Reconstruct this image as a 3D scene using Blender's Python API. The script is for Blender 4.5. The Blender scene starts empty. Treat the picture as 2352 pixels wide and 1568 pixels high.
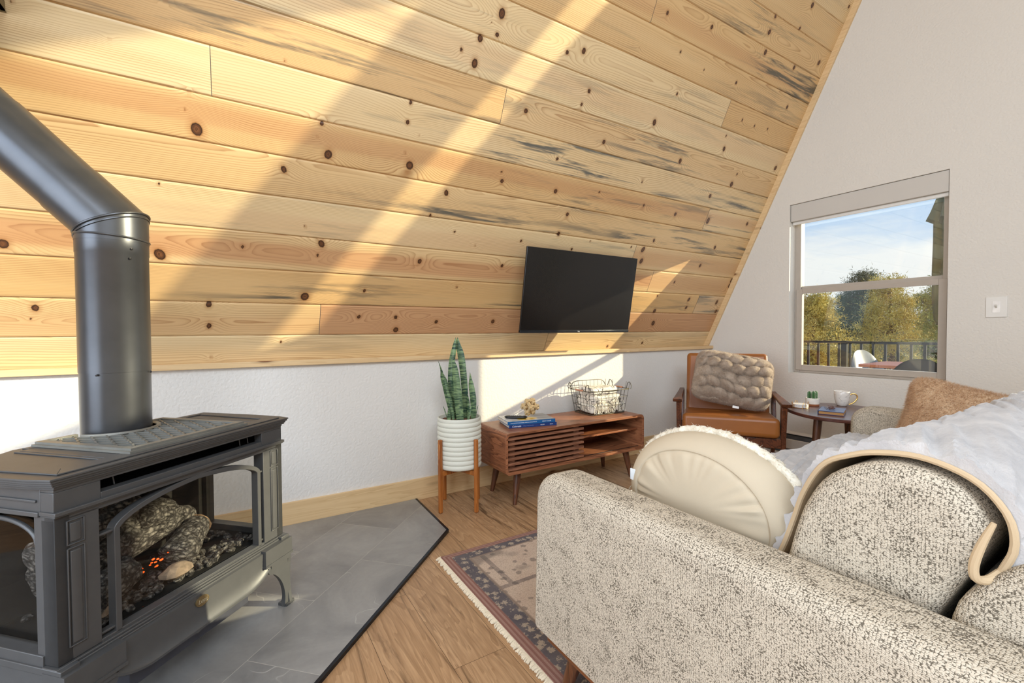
import bpy, math, random
import numpy as np
from mathutils import Vector, Matrix
random.seed(4); rng = np.random.default_rng(5)
C = bpy.context.scene.collection
SC = bpy.context.scene
R = math.radians; PI = math.pi

# ------------------------------------------------------------------ camera
cam_d = bpy.data.cameras.new('camera'); cam = bpy.data.objects.new('camera', cam_d); C.objects.link(cam)
cam_d.sensor_width = 36.0; cam_d.lens = 1028.1 * 36.0 / 2352.0; cam_d.clip_start = 0.02; cam_d.clip_end = 300
yaw, pitch, roll = 0.551, -0.0242, -0.0047
fwd = Vector((math.sin(yaw) * math.cos(pitch), math.cos(yaw) * math.cos(pitch), math.sin(pitch)))
rt0 = Vector((math.cos(yaw), -math.sin(yaw), 0)); up0 = rt0.cross(fwd)
rt = rt0 * math.cos(roll) + up0 * math.sin(roll); up = up0 * math.cos(roll) - rt0 * math.sin(roll)
cm = Matrix((rt, up, -fwd)).transposed().to_4x4(); cm.translation = Vector((0, 0, 1.01745))
cam.matrix_world = cm
SC.camera = cam

# ------------------------------------------------------------------ view, world, sun
SC.view_settings.view_transform = 'Standard'; SC.view_settings.look = 'None'
SC.view_settings.exposure = 0.0; SC.view_settings.gamma = 1.0; SC.view_settings.use_curve_mapping = False
W = bpy.data.worlds.new('sky'); SC.world = W; W.use_nodes = True
SUN_DIR = Vector((-1.0, 0.618, -0.375)).normalized()

def nd(nt, t, ins=None, **props):
    n = nt.nodes.new(t)
    for k, v in props.items(): setattr(n, k, v)
    for k, v in (ins or {}).items():
        s = n.inputs[k]
        if isinstance(v, bpy.types.NodeSocket): nt.links.new(v, s)
        elif hasattr(s.default_value, '__len__') and not hasattr(v, '__len__'): s.default_value = [v] * len(s.default_value)
        elif hasattr(s.default_value, '__len__') and len(v) == 3 and len(s.default_value) == 4: s.default_value = (*v, 1)
        else: s.default_value = v
    return n
def ramp(nt, fac, stops, interp='LINEAR'):
    n = nd(nt, 'ShaderNodeValToRGB', {0: fac}); cr = n.color_ramp; cr.interpolation = interp
    while len(cr.elements) < len(stops): cr.elements.new(0.5)
    for e, (p, c) in zip(cr.elements, stops):
        e.position = p; e.color = (*c, 1) if hasattr(c, '__len__') else (c, c, c, 1)
    return n.outputs[0]
def mixc(nt, f, a, b, mode='MIX'):
    n = nt.nodes.new('ShaderNodeMix'); n.data_type = 'RGBA'; n.blend_type = mode; n.clamp_factor = True
    for i, v in ((0, f), (6, a), (7, b)):
        if isinstance(v, bpy.types.NodeSocket): nt.links.new(v, n.inputs[i])
        elif i == 0: n.inputs[i].default_value = v
        else: n.inputs[i].default_value = (*v, 1) if len(v) == 3 else v
    return n.outputs[2]
def mth(nt, op, a, b=None, c=None, clamp=False):
    ins = {0: a}
    if b is not None: ins[1] = b
    if c is not None: ins[2] = c
    return nd(nt, 'ShaderNodeMath', ins, operation=op, use_clamp=clamp).outputs[0]
def srgb(r, g, b):
    f = lambda c: (c / 255 / 12.92) if c / 255 <= 0.04045 else ((c / 255 + 0.055) / 1.055) ** 2.4
    return (f(r), f(g), f(b))

wn = W.node_tree; wn.nodes.clear()
tc = nd(wn, 'ShaderNodeTexCoord'); sx = nd(wn, 'ShaderNodeSeparateXYZ', {0: tc.outputs['Generated']})
zz = mth(wn, 'MULTIPLY', sx.outputs[2], 1.0)
base = ramp(wn, zz, [(0.0, srgb(226, 238, 250)), (0.10, srgb(214, 232, 252)), (0.35, srgb(170, 206, 250)), (1.0, srgb(120, 172, 238))])
mp = nd(wn, 'ShaderNodeMapping', {0: tc.outputs['Generated'], 3: (1.6, 1.6, 9.0)})
cn = nd(wn, 'ShaderNodeTexNoise', {0: mp.outputs[0], 'Scale': 1.3, 'Detail': 6, 'Roughness': 0.55})
band = ramp(wn, zz, [(0.0, 0.6), (0.09, 0.5), (0.14, 0.25), (0.18, 0.0), (0.3, 0.02), (1.0, 0.0)])
cl = ramp(wn, mth(wn, 'ADD', cn.outputs[0], band), [(0.60, 0.0), (0.78, 1.0)])
skyc = mixc(wn, cl, base, (0.98, 0.99, 1.0))
skyc = mixc(wn, ramp(wn, zz, [(0.0, 1.0), (0.001, 0.0)]), skyc, (0.25, 0.24, 0.2))
bg = nd(wn, 'ShaderNodeBackground', {0: skyc, 1: 1.0}); wo = nd(wn, 'ShaderNodeOutputWorld', {0: bg.outputs[0]})

sd = bpy.data.lights.new('sun', 'SUN'); sd.energy = 8.0; sd.angle = R(0.53); sd.color = (1.0, 0.86, 0.60)
so = bpy.data.objects.new('sun', sd); C.objects.link(so); so.location = (8, -4, 5)
so.rotation_euler = SUN_DIR.to_track_quat('-Z', 'Y').to_euler()
def area(name, loc, d, sxx, syy, e, col):
    l = bpy.data.lights.new(name, 'AREA'); l.shape = 'RECTANGLE'; l.size = sxx; l.size_y = syy; l.energy = e; l.color = col
    o = bpy.data.objects.new(name, l); C.objects.link(o); o.location = loc; o.rotation_euler = Vector(d).to_track_quat('-Z', 'Y').to_euler()
    return o
area('fill_back_opening', (-3.75, -0.4, 2.0), (1, 0.12, -0.05), 3.2, 3.6, 195, (0.78, 0.875, 1.0))  # fill lamp added at the unseen back wall opening to brighten the room
area('fill_overhead', (-0.4, -1.85, 3.3), (0.05, 0.75, -0.8), 3.0, 1.6, 128, (0.76, 0.87, 1.0))  # added lamp for brighter upward faces; the opposite slope has no skylight
area('daylight_window_1', (3.95, 1.43, 1.35), (-1, 0, -0.1), 0.9, 1.25, 4, (0.86, 0.92, 1.0))

# ------------------------------------------------------------------ geometry helpers
class MB:
    def __init__(s): s.v = []; s.f = []
    def add(s, vs, fs, M=None):
        o = len(s.v)
        for p in vs: s.v.append(tuple(M @ Vector(p)) if M is not None else tuple(p))
        for f in fs: s.f.append([i + o for i in f])
        return s
    def box(s, x0, x1, y0, y1, z0, z1, M=None):
        return s.add([(x0, y0, z0), (x1, y0, z0), (x1, y1, z0), (x0, y1, z0), (x0, y0, z1), (x1, y0, z1), (x1, y1, z1), (x0, y1, z1)],
                     [(0, 3, 2, 1), (4, 5, 6, 7), (0, 1, 5, 4), (1, 2, 6, 5), (2, 3, 7, 6), (3, 0, 4, 7)], M)
    def prism(s, poly, a, b, axis='z', M=None):
        # poly 2D extruded a..b; axis z: (x,y); y: (x,z); x: (y,z)
        def P(p, t): return {'z': (p[0], p[1], t), 'y': (p[0], t, p[1]), 'x': (t, p[0], p[1])}[axis]
        n = len(poly); vs = [P(p, a) for p in poly] + [P(p, b) for p in poly]
        fs = [tuple(range(n))[::-1], tuple(range(n, 2 * n))] + [(i, (i + 1) % n, n + (i + 1) % n, n + i) for i in range(n)]
        return s.add(vs, fs, M)
    def grid(s, P, cu=False, cv=False, M=None):
        P = np.asarray(P, float); m, n = P.shape[:2]
        vs = P.reshape(-1, 3).tolist(); fs = []
        for i in range(m if cu else m - 1):
            for j in range(n if cv else n - 1):
                a, b = i, (i + 1) % m; c, d = j, (j + 1) % n
                fs.append((a * n + c, b * n + c, b * n + d, a * n + d))
        return s.add(vs, fs, M)
    def tube(s, pts, r, n=10, closed=False, cap=True, M=None):
        pts = [Vector(p) for p in pts]; k = len(pts); rr = r if hasattr(r, '__len__') else [r] * k
        rows = []; N = None
        for i, p in enumerate(pts):
            a = pts[(i - 1) % k] if (closed or i > 0) else p; b = pts[(i + 1) % k] if (closed or i < k - 1) else p
            t = (b - a).normalized() if (b - a).length > 1e-9 else Vector((0, 0, 1))
            if N is None:
                N = t.cross(Vector((0, 0, 1)));
                if N.length < 1e-3: N = t.cross(Vector((1, 0, 0)))
                N.normalize()
            N = (N - t * N.dot(t)).normalized(); B = t.cross(N)
            rows.append([tuple(p + (N * math.cos(2 * PI * j / n) + B * math.sin(2 * PI * j / n)) * rr[i]) for j in range(n)])
        o = len(s.v); s.grid(rows, closed, True, M)
        if cap and not closed:
            s.f.append([o + j for j in range(n)]); s.f.append([o + (k - 1) * n + j for j in range(n)][::-1])
        return s
    def lathe(s, prof, n=32, c=(0, 0, 0), M=None):
        rows = [[(c[0] + r * math.cos(2 * PI * j / n), c[1] + r * math.sin(2 * PI * j / n), c[2] + z) for j in range(n)] for r, z in prof]
        o = len(s.v); s.grid(rows, False, True, M)
        if prof[0][0] > 1e-4: s.f.append([o + j for j in range(n)])
        if prof[-1][0] > 1e-4: s.f.append([o + (len(prof) - 1) * n + j for j in range(n)])
        return s
    def beam(s, p0, p1, w, d, ref=(0, 0, 1)):
        p0, p1 = Vector(p0), Vector(p1); t = (p1 - p0).normalized(); a = t.cross(Vector(ref))
        if a.length < 1e-4: a = t.cross(Vector((1, 0, 0)))
        a.normalize(); b = t.cross(a)
        q = [(-w / 2, -d / 2), (w / 2, -d / 2), (w / 2, d / 2), (-w / 2, d / 2)]
        vs = [p0 + a * x + b * y for x, y in q] + [p1 + a * x + b * y for x, y in q]
        return s.add(vs, [(3, 2, 1, 0), (4, 5, 6, 7), (0, 1, 5, 4), (1, 2, 6, 5), (2, 3, 7, 6), (3, 0, 4, 7)])
    def taper(s, p0, p1, r0, r1, n=14):
        return s.tube([p0, p1], [r0, r1], n)
    def build(s, name, mat=None, parent=None, bevel=0, seg=2, angle=35, flat=False, sub=0):
        me = bpy.data.meshes.new(name); me.from_pydata(s.v, [], s.f); me.validate(); me.update()
        import bmesh
        bm = bmesh.new(); bm.from_mesh(me); bmesh.ops.recalc_face_normals(bm, faces=bm.faces); bm.to_mesh(me); bm.free()
        if not flat:
            me.polygons.foreach_set('use_smooth', [True] * len(me.polygons)); me.set_sharp_from_angle(angle=R(angle))
        if mat: me.materials.append(mat)
        o = bpy.data.objects.new(name, me); C.objects.link(o)
        if parent: o.parent = parent
        if bevel:
            b = o.modifiers.new('bevel', 'BEVEL'); b.width = bevel; b.segments = seg; b.limit_method = 'ANGLE'; b.angle_limit = R(30)
            b.harden_normals = False
        if sub:
            m = o.modifiers.new('sub', 'SUBSURF'); m.levels = sub; m.render_levels = sub
        return o

def thing(name, label, cat, loc=(0, 0, 0), rz=0, group=None):
    o = bpy.data.objects.new(name, None); C.objects.link(o); o.empty_display_size = 0.05
    o.location = loc; o.rotation_euler = (0, 0, rz); o['label'] = label; o['category'] = cat
    if group: o['group'] = group
    return o
def tag(o, label, cat, group=None, kind=None):
    o['label'] = label; o['category'] = cat
    if group: o['group'] = group
    if kind: o['kind'] = kind
    return o
def struct(o, label=None):
    o['kind'] = 'structure'
    if label: o['label'] = label
    return o
def catmull(pts, k=6, closed=False):
    P = [np.array(p, float) for p in pts]; n = len(P); out = []
    for i in range(n if closed else n - 1):
        a = P[(i - 1) % n] if closed or i > 0 else P[i]; b = P[i]; c = P[(i + 1) % n]; d = P[(i + 2) % n] if closed or i < n - 2 else P[(i + 1) % n]
        for j in range(k):
            t = j / k
            out.append(0.5 * (2 * b + (c - a) * t + (2 * a - 5 * b + 4 * c - d) * t * t + (3 * b - a - 3 * c + d) * t ** 3))
    if not closed: out.append(P[-1])
    return [tuple(p) for p in out]
def rrect(x0, x1, z0, z1, r, n=6):
    rs = r if hasattr(r, '__len__') else [r] * 4   # order: (x0,z0),(x1,z0),(x1,z1),(x0,z1)
    out = []
    for (cx, cz, a0), q in zip([(x0, z0, PI), (x1, z0, 1.5 * PI), (x1, z1, 0), (x0, z1, 0.5 * PI)], rs):
        sxn = 1 if cx == x0 else -1; szn = 1 if cz == z0 else -1
        for i in range(n + 1):
            a = a0 + i / n * PI / 2
            out.append((cx + sxn * q + q * math.cos(a), cz + szn * q + q * math.sin(a)))
    return out
def vnoise(x, y, seed=0):
    x = np.asarray(x, float); y = np.asarray(y, float)
    xi = np.floor(x).astype(np.int64); yi = np.floor(y).astype(np.int64); fx = x - xi; fy = y - yi
    fx = fx * fx * (3 - 2 * fx); fy = fy * fy * (3 - 2 * fy)
    def h(a, b):
        n = (a * 374761393 + b * 668265263 + np.int64(seed) * 974634777) & 0x7fffffff
        n = ((n ^ (n >> 13)) * 1274126177) & 0x7fffffff
        return ((n ^ (n >> 16)) & 0xffff) / 65535.0
    return (h(xi, yi) * (1 - fx) + h(xi + 1, yi) * fx) * (1 - fy) + (h(xi, yi + 1) * (1 - fx) + h(xi + 1, yi + 1) * fx) * fy
def fbm(x, y, o=4, seed=0):
    s = 0; a = 0.5
    for i in range(o): s = s + a * (vnoise(np.asarray(x) * 2 ** i, np.asarray(y) * 2 ** i, seed + i) - 0.5); a *= 0.5
    return s
def loft(prof, x0, x1, r, k=5, axis='x', rad=None, wob=0, seed=0):
    """section polygon lofted along an axis, its two ends rounded by r"""
    P = np.array(prof, float); c = P.mean(0); Rm = rad or np.linalg.norm(P - c, axis=1).min()
    xs = []; sc = []
    for i in range(k + 1):
        a = i / k * PI / 2; xs.append(x0 + r * (1 - math.sin(a))); sc.append(1 - r * (1 - math.cos(a)) / Rm if False else 1 - r / Rm * (1 - math.cos(a)))
    xs = xs[::-1]; sc = sc[::-1]
    m = 10; mid = [(x0 + r + (x1 - x0 - 2 * r) * i / m, 1.0) for i in range(1, m)]
    L = list(zip(xs, sc)) + mid + [(x0 + x1 - a, b) for a, b in list(zip(xs, sc))[::-1]]
    rows = []
    for i, (x, q) in enumerate(L):
        Q = c + (P - c) * q
        if wob: Q = Q + wob * np.stack([vnoise(np.arange(len(Q)) * 0.3, np.full(len(Q), x * 7), seed) - 0.5, vnoise(np.arange(len(Q)) * 0.3, np.full(len(Q), x * 7), seed + 9) - 0.5], 1)
        rows.append([(x, a, b) if axis == 'x' else (a, x, b) for a, b in Q])
    mb = MB(); mb.grid(rows, False, True); n = len(P)
    mb.f.append(list(range(n))); mb.f.append([(len(L) - 1) * n + j for j in range(n)])
    return mb
def fur(mb, name, mat, parent, n, length, width, seed=0, droop=0.3, jit=0.5, filt=None):
    """short fibres growing on the faces of mb (one mesh)"""
    g = np.random.default_rng(seed); V = np.array(mb.v); T = []
    for f in mb.f:
        for i in range(1, len(f) - 1): T.append((f[0], f[i], f[i + 1]))
    T = np.array(T); A, B, D = V[T[:, 0]], V[T[:, 1]], V[T[:, 2]]
    N = np.cross(B - A, D - A); ar = np.linalg.norm(N, axis=1); ok = ar > 1e-12
    N[ok] /= ar[ok][:, None]; idx = g.choice(len(T), n, p=ar / ar.sum())
    cen = V.mean(0); u = g.random(n); v = g.random(n); fl = u + v > 1; u[fl] = 1 - u[fl]; v[fl] = 1 - v[fl]
    P = A[idx] + (B - A)[idx] * u[:, None] + (D - A)[idx] * v[:, None]; M = N[idx]
    if filt is not None:
        k = filt(P); P, M = P[k], M[k]; n = len(P)
    d = M + (g.random((n, 3)) - 0.5) * 2 * jit; d[:, 2] -= droop; d /= np.linalg.norm(d, axis=1)[:, None]
    L = length * (0.6 + 0.6 * g.random(n))[:, None]; s = np.cross(d, g.normal(size=(n, 3))); s /= np.linalg.norm(s, axis=1)[:, None]; s *= width / 2
    vs = np.empty((n * 3, 3)); vs[0::3] = P - s; vs[1::3] = P + s; vs[2::3] = P + d * L
    me = bpy.data.meshes.new(name); me.vertices.add(n * 3); me.vertices.foreach_set('co', vs.ravel())
    me.loops.add(n * 3); me.loops.foreach_set('vertex_index', np.arange(n * 3)); me.polygons.add(n); me.polygons.foreach_set('loop_start', np.arange(0, n * 3, 3))
    me.update(calc_edges=True); me.materials.append(mat); me.polygons.foreach_set('use_smooth', [True] * n)
    nn = np.repeat(M, 3, axis=0)
    o = bpy.data.objects.new(name, me); C.objects.link(o); o.parent = parent; return o

# ------------------------------------------------------------------ materials
def mk(name, rough=0.5, metal=0.0, col=None, spec=0.5):
    m = bpy.data.materials.new(name); m.use_nodes = True; nt = m.node_tree; b = nt.nodes['Principled BSDF']
    b.inputs['Roughness'].default_value = rough; b.inputs['Metallic'].default_value = metal; b.inputs['Specular IOR Level'].default_value = spec
    if col is not None:
        if isinstance(col, tuple): b.inputs['Base Color'].default_value = (*col, 1)
    return m, nt, b
def bump(nt, b, h, s=0.3, d=0.002):
    n = nd(nt, 'ShaderNodeBump', {'Height': h, 'Strength': s, 'Distance': d}); nt.links.new(n.outputs[0], b.inputs['Normal']); return n
def coords(nt, scale=(1, 1, 1), rot=(0, 0, 0), loc=(0, 0, 0), src='Object'):
    t = nd(nt, 'ShaderNodeTexCoord'); return nd(nt, 'ShaderNodeMapping', {0: t.outputs[src], 1: loc, 2: rot, 3: scale}).outputs[0]
def noise(nt, v, sc=5, det=4, ro=0.5, dist=0):
    return nd(nt, 'ShaderNodeTexNoise', {0: v, 'Scale': sc, 'Detail': det, 'Roughness': ro, 'Distortion': dist}).outputs[0]

def simple(name, col, rough=0.5, metal=0, var=0.12, vs=20, bs=0, bsc=200, spec=0.5, bd=0.001):
    m, nt, b = mk(name, rough, metal, spec=spec); v = coords(nt)
    n = noise(nt, v, vs, 4); c = mixc(nt, ramp(nt, n, [(0.3, 0.0), (0.7, 1.0)]), tuple(x * (1 - var) for x in col), tuple(min(1, x * (1 + var)) for x in col))
    nt.links.new(c, b.inputs['Base Color'])
    if bs: bump(nt, b, noise(nt, v, bsc, 3), bs, bd)
    return m

def wood(name, light, dark, axis='x', sc=1.0, rough=0.42, rings=14, contrast=1.0, bs=0.06):
    m, nt, b = mk(name, rough)
    s = {'x': (0.7, 9, 9), 'y': (9, 0.7, 9), 'z': (9, 9, 0.7)}[axis]
    v = coords(nt, tuple(q * sc for q in s)); n1 = noise(nt, v, 1.0, 3, 0.5, 0.6)
    w = mth(nt, 'FRACT', mth(nt, 'MULTIPLY', n1, rings)); w = ramp(nt, w, [(0, 0.0), (0.75, 0.6), (0.95, 1.0), (1, 0.1)])
    s2 = tuple(q * sc * 6 for q in s); fn = noise(nt, coords(nt, s2), 2.0, 4, 0.6)
    f = mth(nt, 'ADD', mth(nt, 'MULTIPLY', w, 0.5 * contrast), mth(nt, 'MULTIPLY', fn, 0.7))
    c = mixc(nt, ramp(nt, f, [(0.25, 0.0), (0.85, 1.0)]), light, dark); nt.links.new(c, b.inputs['Base Color'])
    bump(nt, b, fn, bs, 0.002); return m

def wood_box(name, light, dark, rough=0.38):
    m, nt, b = mk(name, rough); t = nd(nt, 'ShaderNodeTexCoord'); nx = nd(nt, 'ShaderNodeSeparateXYZ', {0: t.outputs['Normal']}).outputs[0]
    f = ramp(nt, mth(nt, 'ABSOLUTE', nx), [(0.69, 0.0), (0.71, 1.0)])
    a = nd(nt, 'ShaderNodeMapping', {0: t.outputs['Object'], 3: (1.1, 14, 14)}).outputs[0]; c2 = nd(nt, 'ShaderNodeMapping', {0: t.outputs['Object'], 3: (14, 1.6, 14)}).outputs[0]
    v = mixc(nt, f, a, c2)
    n1 = noise(nt, v, 1.0, 3, 0.5, 0.5); w = ramp(nt, mth(nt, 'FRACT', mth(nt, 'MULTIPLY', n1, 8.0)), [(0, 0.0), (0.75, 0.6), (0.95, 1.0), (1, 0.1)])
    fn = noise(nt, nd(nt, 'ShaderNodeVectorMath', {0: v, 3: 6.0}, operation='SCALE').outputs[0], 2.0, 4, 0.6)
    k = mth(nt, 'ADD', mth(nt, 'MULTIPLY', w, 0.45), mth(nt, 'MULTIPLY', fn, 0.7)); nt.links.new(mixc(nt, ramp(nt, k, [(0.25, 0.0), (0.85, 1.0)]), light, dark), b.inputs['Base Color']); bump(nt, b, fn, 0.05, 0.002); return m

def pine_mat():
    m, nt, b = mk('pine_planks', 0.42, spec=0.45)
    a1 = nd(nt, 'ShaderNodeAttribute', attribute_name='fig'); a2 = nd(nt, 'ShaderNodeAttribute', attribute_name='fig2')
    s1 = nd(nt, 'ShaderNodeSeparateColor', {0: a1.outputs[0]}); s2 = nd(nt, 'ShaderNodeSeparateColor', {0: a2.outputs[0]})
    g, kd, red = s1.outputs; stain = a1.outputs[3]; seed, tone, rim = s2.outputs
    tx = nd(nt, 'ShaderNodeTexCoord'); off = nd(nt, 'ShaderNodeCombineXYZ', {0: mth(nt, 'MULTIPLY', seed, 37.0), 1: 0.0, 2: mth(nt, 'MULTIPLY', seed, 11.0)})
    ob = nd(nt, 'ShaderNodeVectorMath', {0: tx.outputs['Object'], 1: off.outputs[0]}, operation='ADD').outputs[0]
    def st(x, y): return nd(nt, 'ShaderNodeMapping', {0: ob, 3: (x, y, 1)}).outputs[0]
    fine = noise(nt, st(6, 260), 1, 3, 0.6); mid = noise(nt, st(1.3, 14), 1, 4, 0.55)
    gg = mth(nt, 'ADD', g, mth(nt, 'MULTIPLY', noise(nt, st(5, 40), 1, 3), 0.5))
    fr = mth(nt, 'FRACT', gg); ln = ramp(nt, fr, [(0.0, 0.05), (0.45, 0.12), (0.80, 0.60), (0.93, 1.0), (1.0, 0.05)])
    amt = ramp(nt, noise(nt, st(0.9, 7), 1, 3), [(0.3, 0.25), (0.7, 1.0)])
    ln = mth(nt, 'MULTIPLY', ln, amt)
    c = mixc(nt, mid, srgb(245, 225, 182), srgb(234, 207, 156))
    c = mixc(nt, mth(nt, 'MULTIPLY', ln, 0.85), c, srgb(162, 112, 62))
    c = mixc(nt, mth(nt, 'MULTIPLY', fine, 0.22), c, srgb(190, 152, 106))
    c = mixc(nt, mth(nt, 'MULTIPLY', red, 0.75), c, mixc(nt, ln, srgb(204, 152, 112), srgb(148, 92, 60)))
    stn = ramp(nt, noise(nt, st(1.8, 26), 1, 5, 0.62, 0.3), [(0.50, 0.0), (0.62, 1.0)])
    stm = ramp(nt, noise(nt, st(0.9, 5), 1, 3), [(0.42, 0.0), (0.60, 1.0)])
    c = mixc(nt, mth(nt, 'MULTIPLY', mth(nt, 'MULTIPLY', stn, stm), mth(nt, 'MULTIPLY', stain, 1.1), clamp=True), c, mixc(nt, fine, srgb(128, 124, 112), srgb(88, 90, 86)))
    c = mixc(nt, tone, c, mixc(nt, 1.0, c, srgb(236, 214, 186), 'MULTIPLY'))
    halo = ramp(nt, kd, [(0.0, 0.9), (0.20, 0.8), (0.25, 0.35), (0.45, 0.0)])
    c = mixc(nt, halo, c, srgb(158, 104, 56))
    kc = mixc(nt, ramp(nt, mth(nt, 'FRACT', mth(nt, 'MULTIPLY', kd, 14.0)), [(0, 0.0), (1, 1.0)]), srgb(122, 78, 46), srgb(74, 46, 28))
    kc = mixc(nt, ramp(nt, kd, [(0.13, 0.0), (0.17, 1.0)]), kc, srgb(52, 32, 20))
    c = mixc(nt, ramp(nt, kd, [(0.185, 1.0), (0.215, 0.0)]), c, kc)
    nt.links.new(c, b.inputs['Base Color'])
    bump(nt, b, mth(nt, 'ADD', ln, fine), 0.12, 0.0008)
    return m
PINE = pine_mat()

def pine_simple(name, axis='x'):
    m, nt, b = mk(name, 0.45)
    s = {'x': (0.8, 14, 14), 'y': (14, 0.8, 14)}[axis]
    v = coords(nt, s); n1 = noise(nt, v, 1.0, 3, 0.5, 0.5); w = mth(nt, 'FRACT', mth(nt, 'MULTIPLY', n1, 9.0))
    w = ramp(nt, w, [(0, 0), (0.8, 0.6), (0.95, 1), (1, 0.1)])
    c = mixc(nt, mth(nt, 'MULTIPLY', w, 0.4), srgb(226, 194, 146), srgb(188, 142, 90))
    vo = nd(nt, 'ShaderNodeTexVoronoi', {0: coords(nt, (2.2, 9, 9) if axis == 'x' else (9, 2.2, 9)), 'Scale': 1.0, 'Randomness': 0.9})
    k = ramp(nt, vo.outputs[0], [(0.07, 1.0), (0.10, 0.35), (0.17, 0.0)])
    c = mixc(nt, k, c, srgb(110, 66, 34)); nt.links.new(c, b.inputs['Base Color']); bump(nt, b, w, 0.05, 0.001); return m
PINE_X = pine_simple('pine_trim'); 

def plaster(name, col):
    m, nt, b = mk(name, 0.75, spec=0.25); v = coords(nt)
    n = noise(nt, v, 75, 3, 0.45); n2 = noise(nt, v, 2, 3)
    c = mixc(nt, n2, tuple(x * 0.97 for x in col), tuple(min(1, x * 1.02) for x in col)); nt.links.new(c, b.inputs['Base Color'])
    bump(nt, b, ramp(nt, n, [(0.35, 0), (0.6, 1)]), 0.35, 0.0022); return m
WALL = plaster('orange_peel_plaster', srgb(226, 221, 213))
WALLG = plaster('orange_peel_plaster_gable', srgb(220, 214, 204))

def floor_mat():
    m, nt, b = mk('oak_vinyl_planks', 0.38)
    t = nd(nt, 'ShaderNodeTexCoord'); v = nd(nt, 'ShaderNodeMapping', {0: t.outputs['Object'], 2: (0, 0, R(90)), 3: (1, 1, 1)}).outputs[0]
    br = nd(nt, 'ShaderNodeTexBrick', {0: v, 'Scale': 1.0, 'Mortar Size': 0.0007, 'Mortar Smooth': 0.3, 'Brick Width': 1.22, 'Row Height': 0.18, 'Color1': (0, 0, 0), 'Color2': (1, 1, 1), 'Mortar': (0.5, 0.5, 0.5), 'Bias': 0.0}, offset=0.37)
    sep = nd(nt, 'ShaderNodeSeparateColor', {0: br.outputs[0]}).outputs[0]
    off = nd(nt, 'ShaderNodeCombineXYZ', {0: mth(nt, 'MULTIPLY', sep, 23.0), 1: mth(nt, 'MULTIPLY', sep, 61.0), 2: 0.0})
    ob = nd(nt, 'ShaderNodeVectorMath', {0: v, 1: off.outputs[0]}, operation='ADD').outputs[0]
    def st(x, y): return nd(nt, 'ShaderNodeMapping', {0: ob, 3: (x, y, 1)}).outputs[0]
    n1 = noise(nt, st(1.0, 7), 1, 4, 0.55, 0.8); w = mth(nt, 'FRACT', mth(nt, 'MULTIPLY', n1, 13.0)); w = ramp(nt, w, [(0, 0.0), (0.8, 0.7), (0.95, 1), (1, 0.1)])
    fn = noise(nt, st(5, 120), 1, 4, 0.65); big = noise(nt, st(1.6, 6), 1, 3)
    c = mixc(nt, big, srgb(214, 178, 138), srgb(178, 140, 102))
    c = mixc(nt, mth(nt, 'MULTIPLY', w, 0.45), c, srgb(112, 78, 48)); c = mixc(nt, mth(nt, 'MULTIPLY', ramp(nt, fn, [(0.35, 0), (0.7, 1)]), 0.55), c, srgb(120, 84, 54))
    dk = ramp(nt, noise(nt, st(1.1, 17), 1, 6, 0.65, 1.4), [(0.54, 0.0), (0.64, 1.0)]); c = mixc(nt, mth(nt, 'MULTIPLY', dk, 0.75), c, srgb(66, 44, 28))
    c = mixc(nt, mth(nt, 'MULTIPLY', sep, 0.25), c, srgb(190, 146, 100))
    c = mixc(nt, br.outputs[1], c, srgb(60, 38, 22)); nt.links.new(c, b.inputs['Base Color'])
    bump(nt, b, mth(nt, 'SUBTRACT', mth(nt, 'MULTIPLY', fn, 0.3), br.outputs[1]), 0.25, 0.001); return m
FLOOR = floor_mat()

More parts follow.
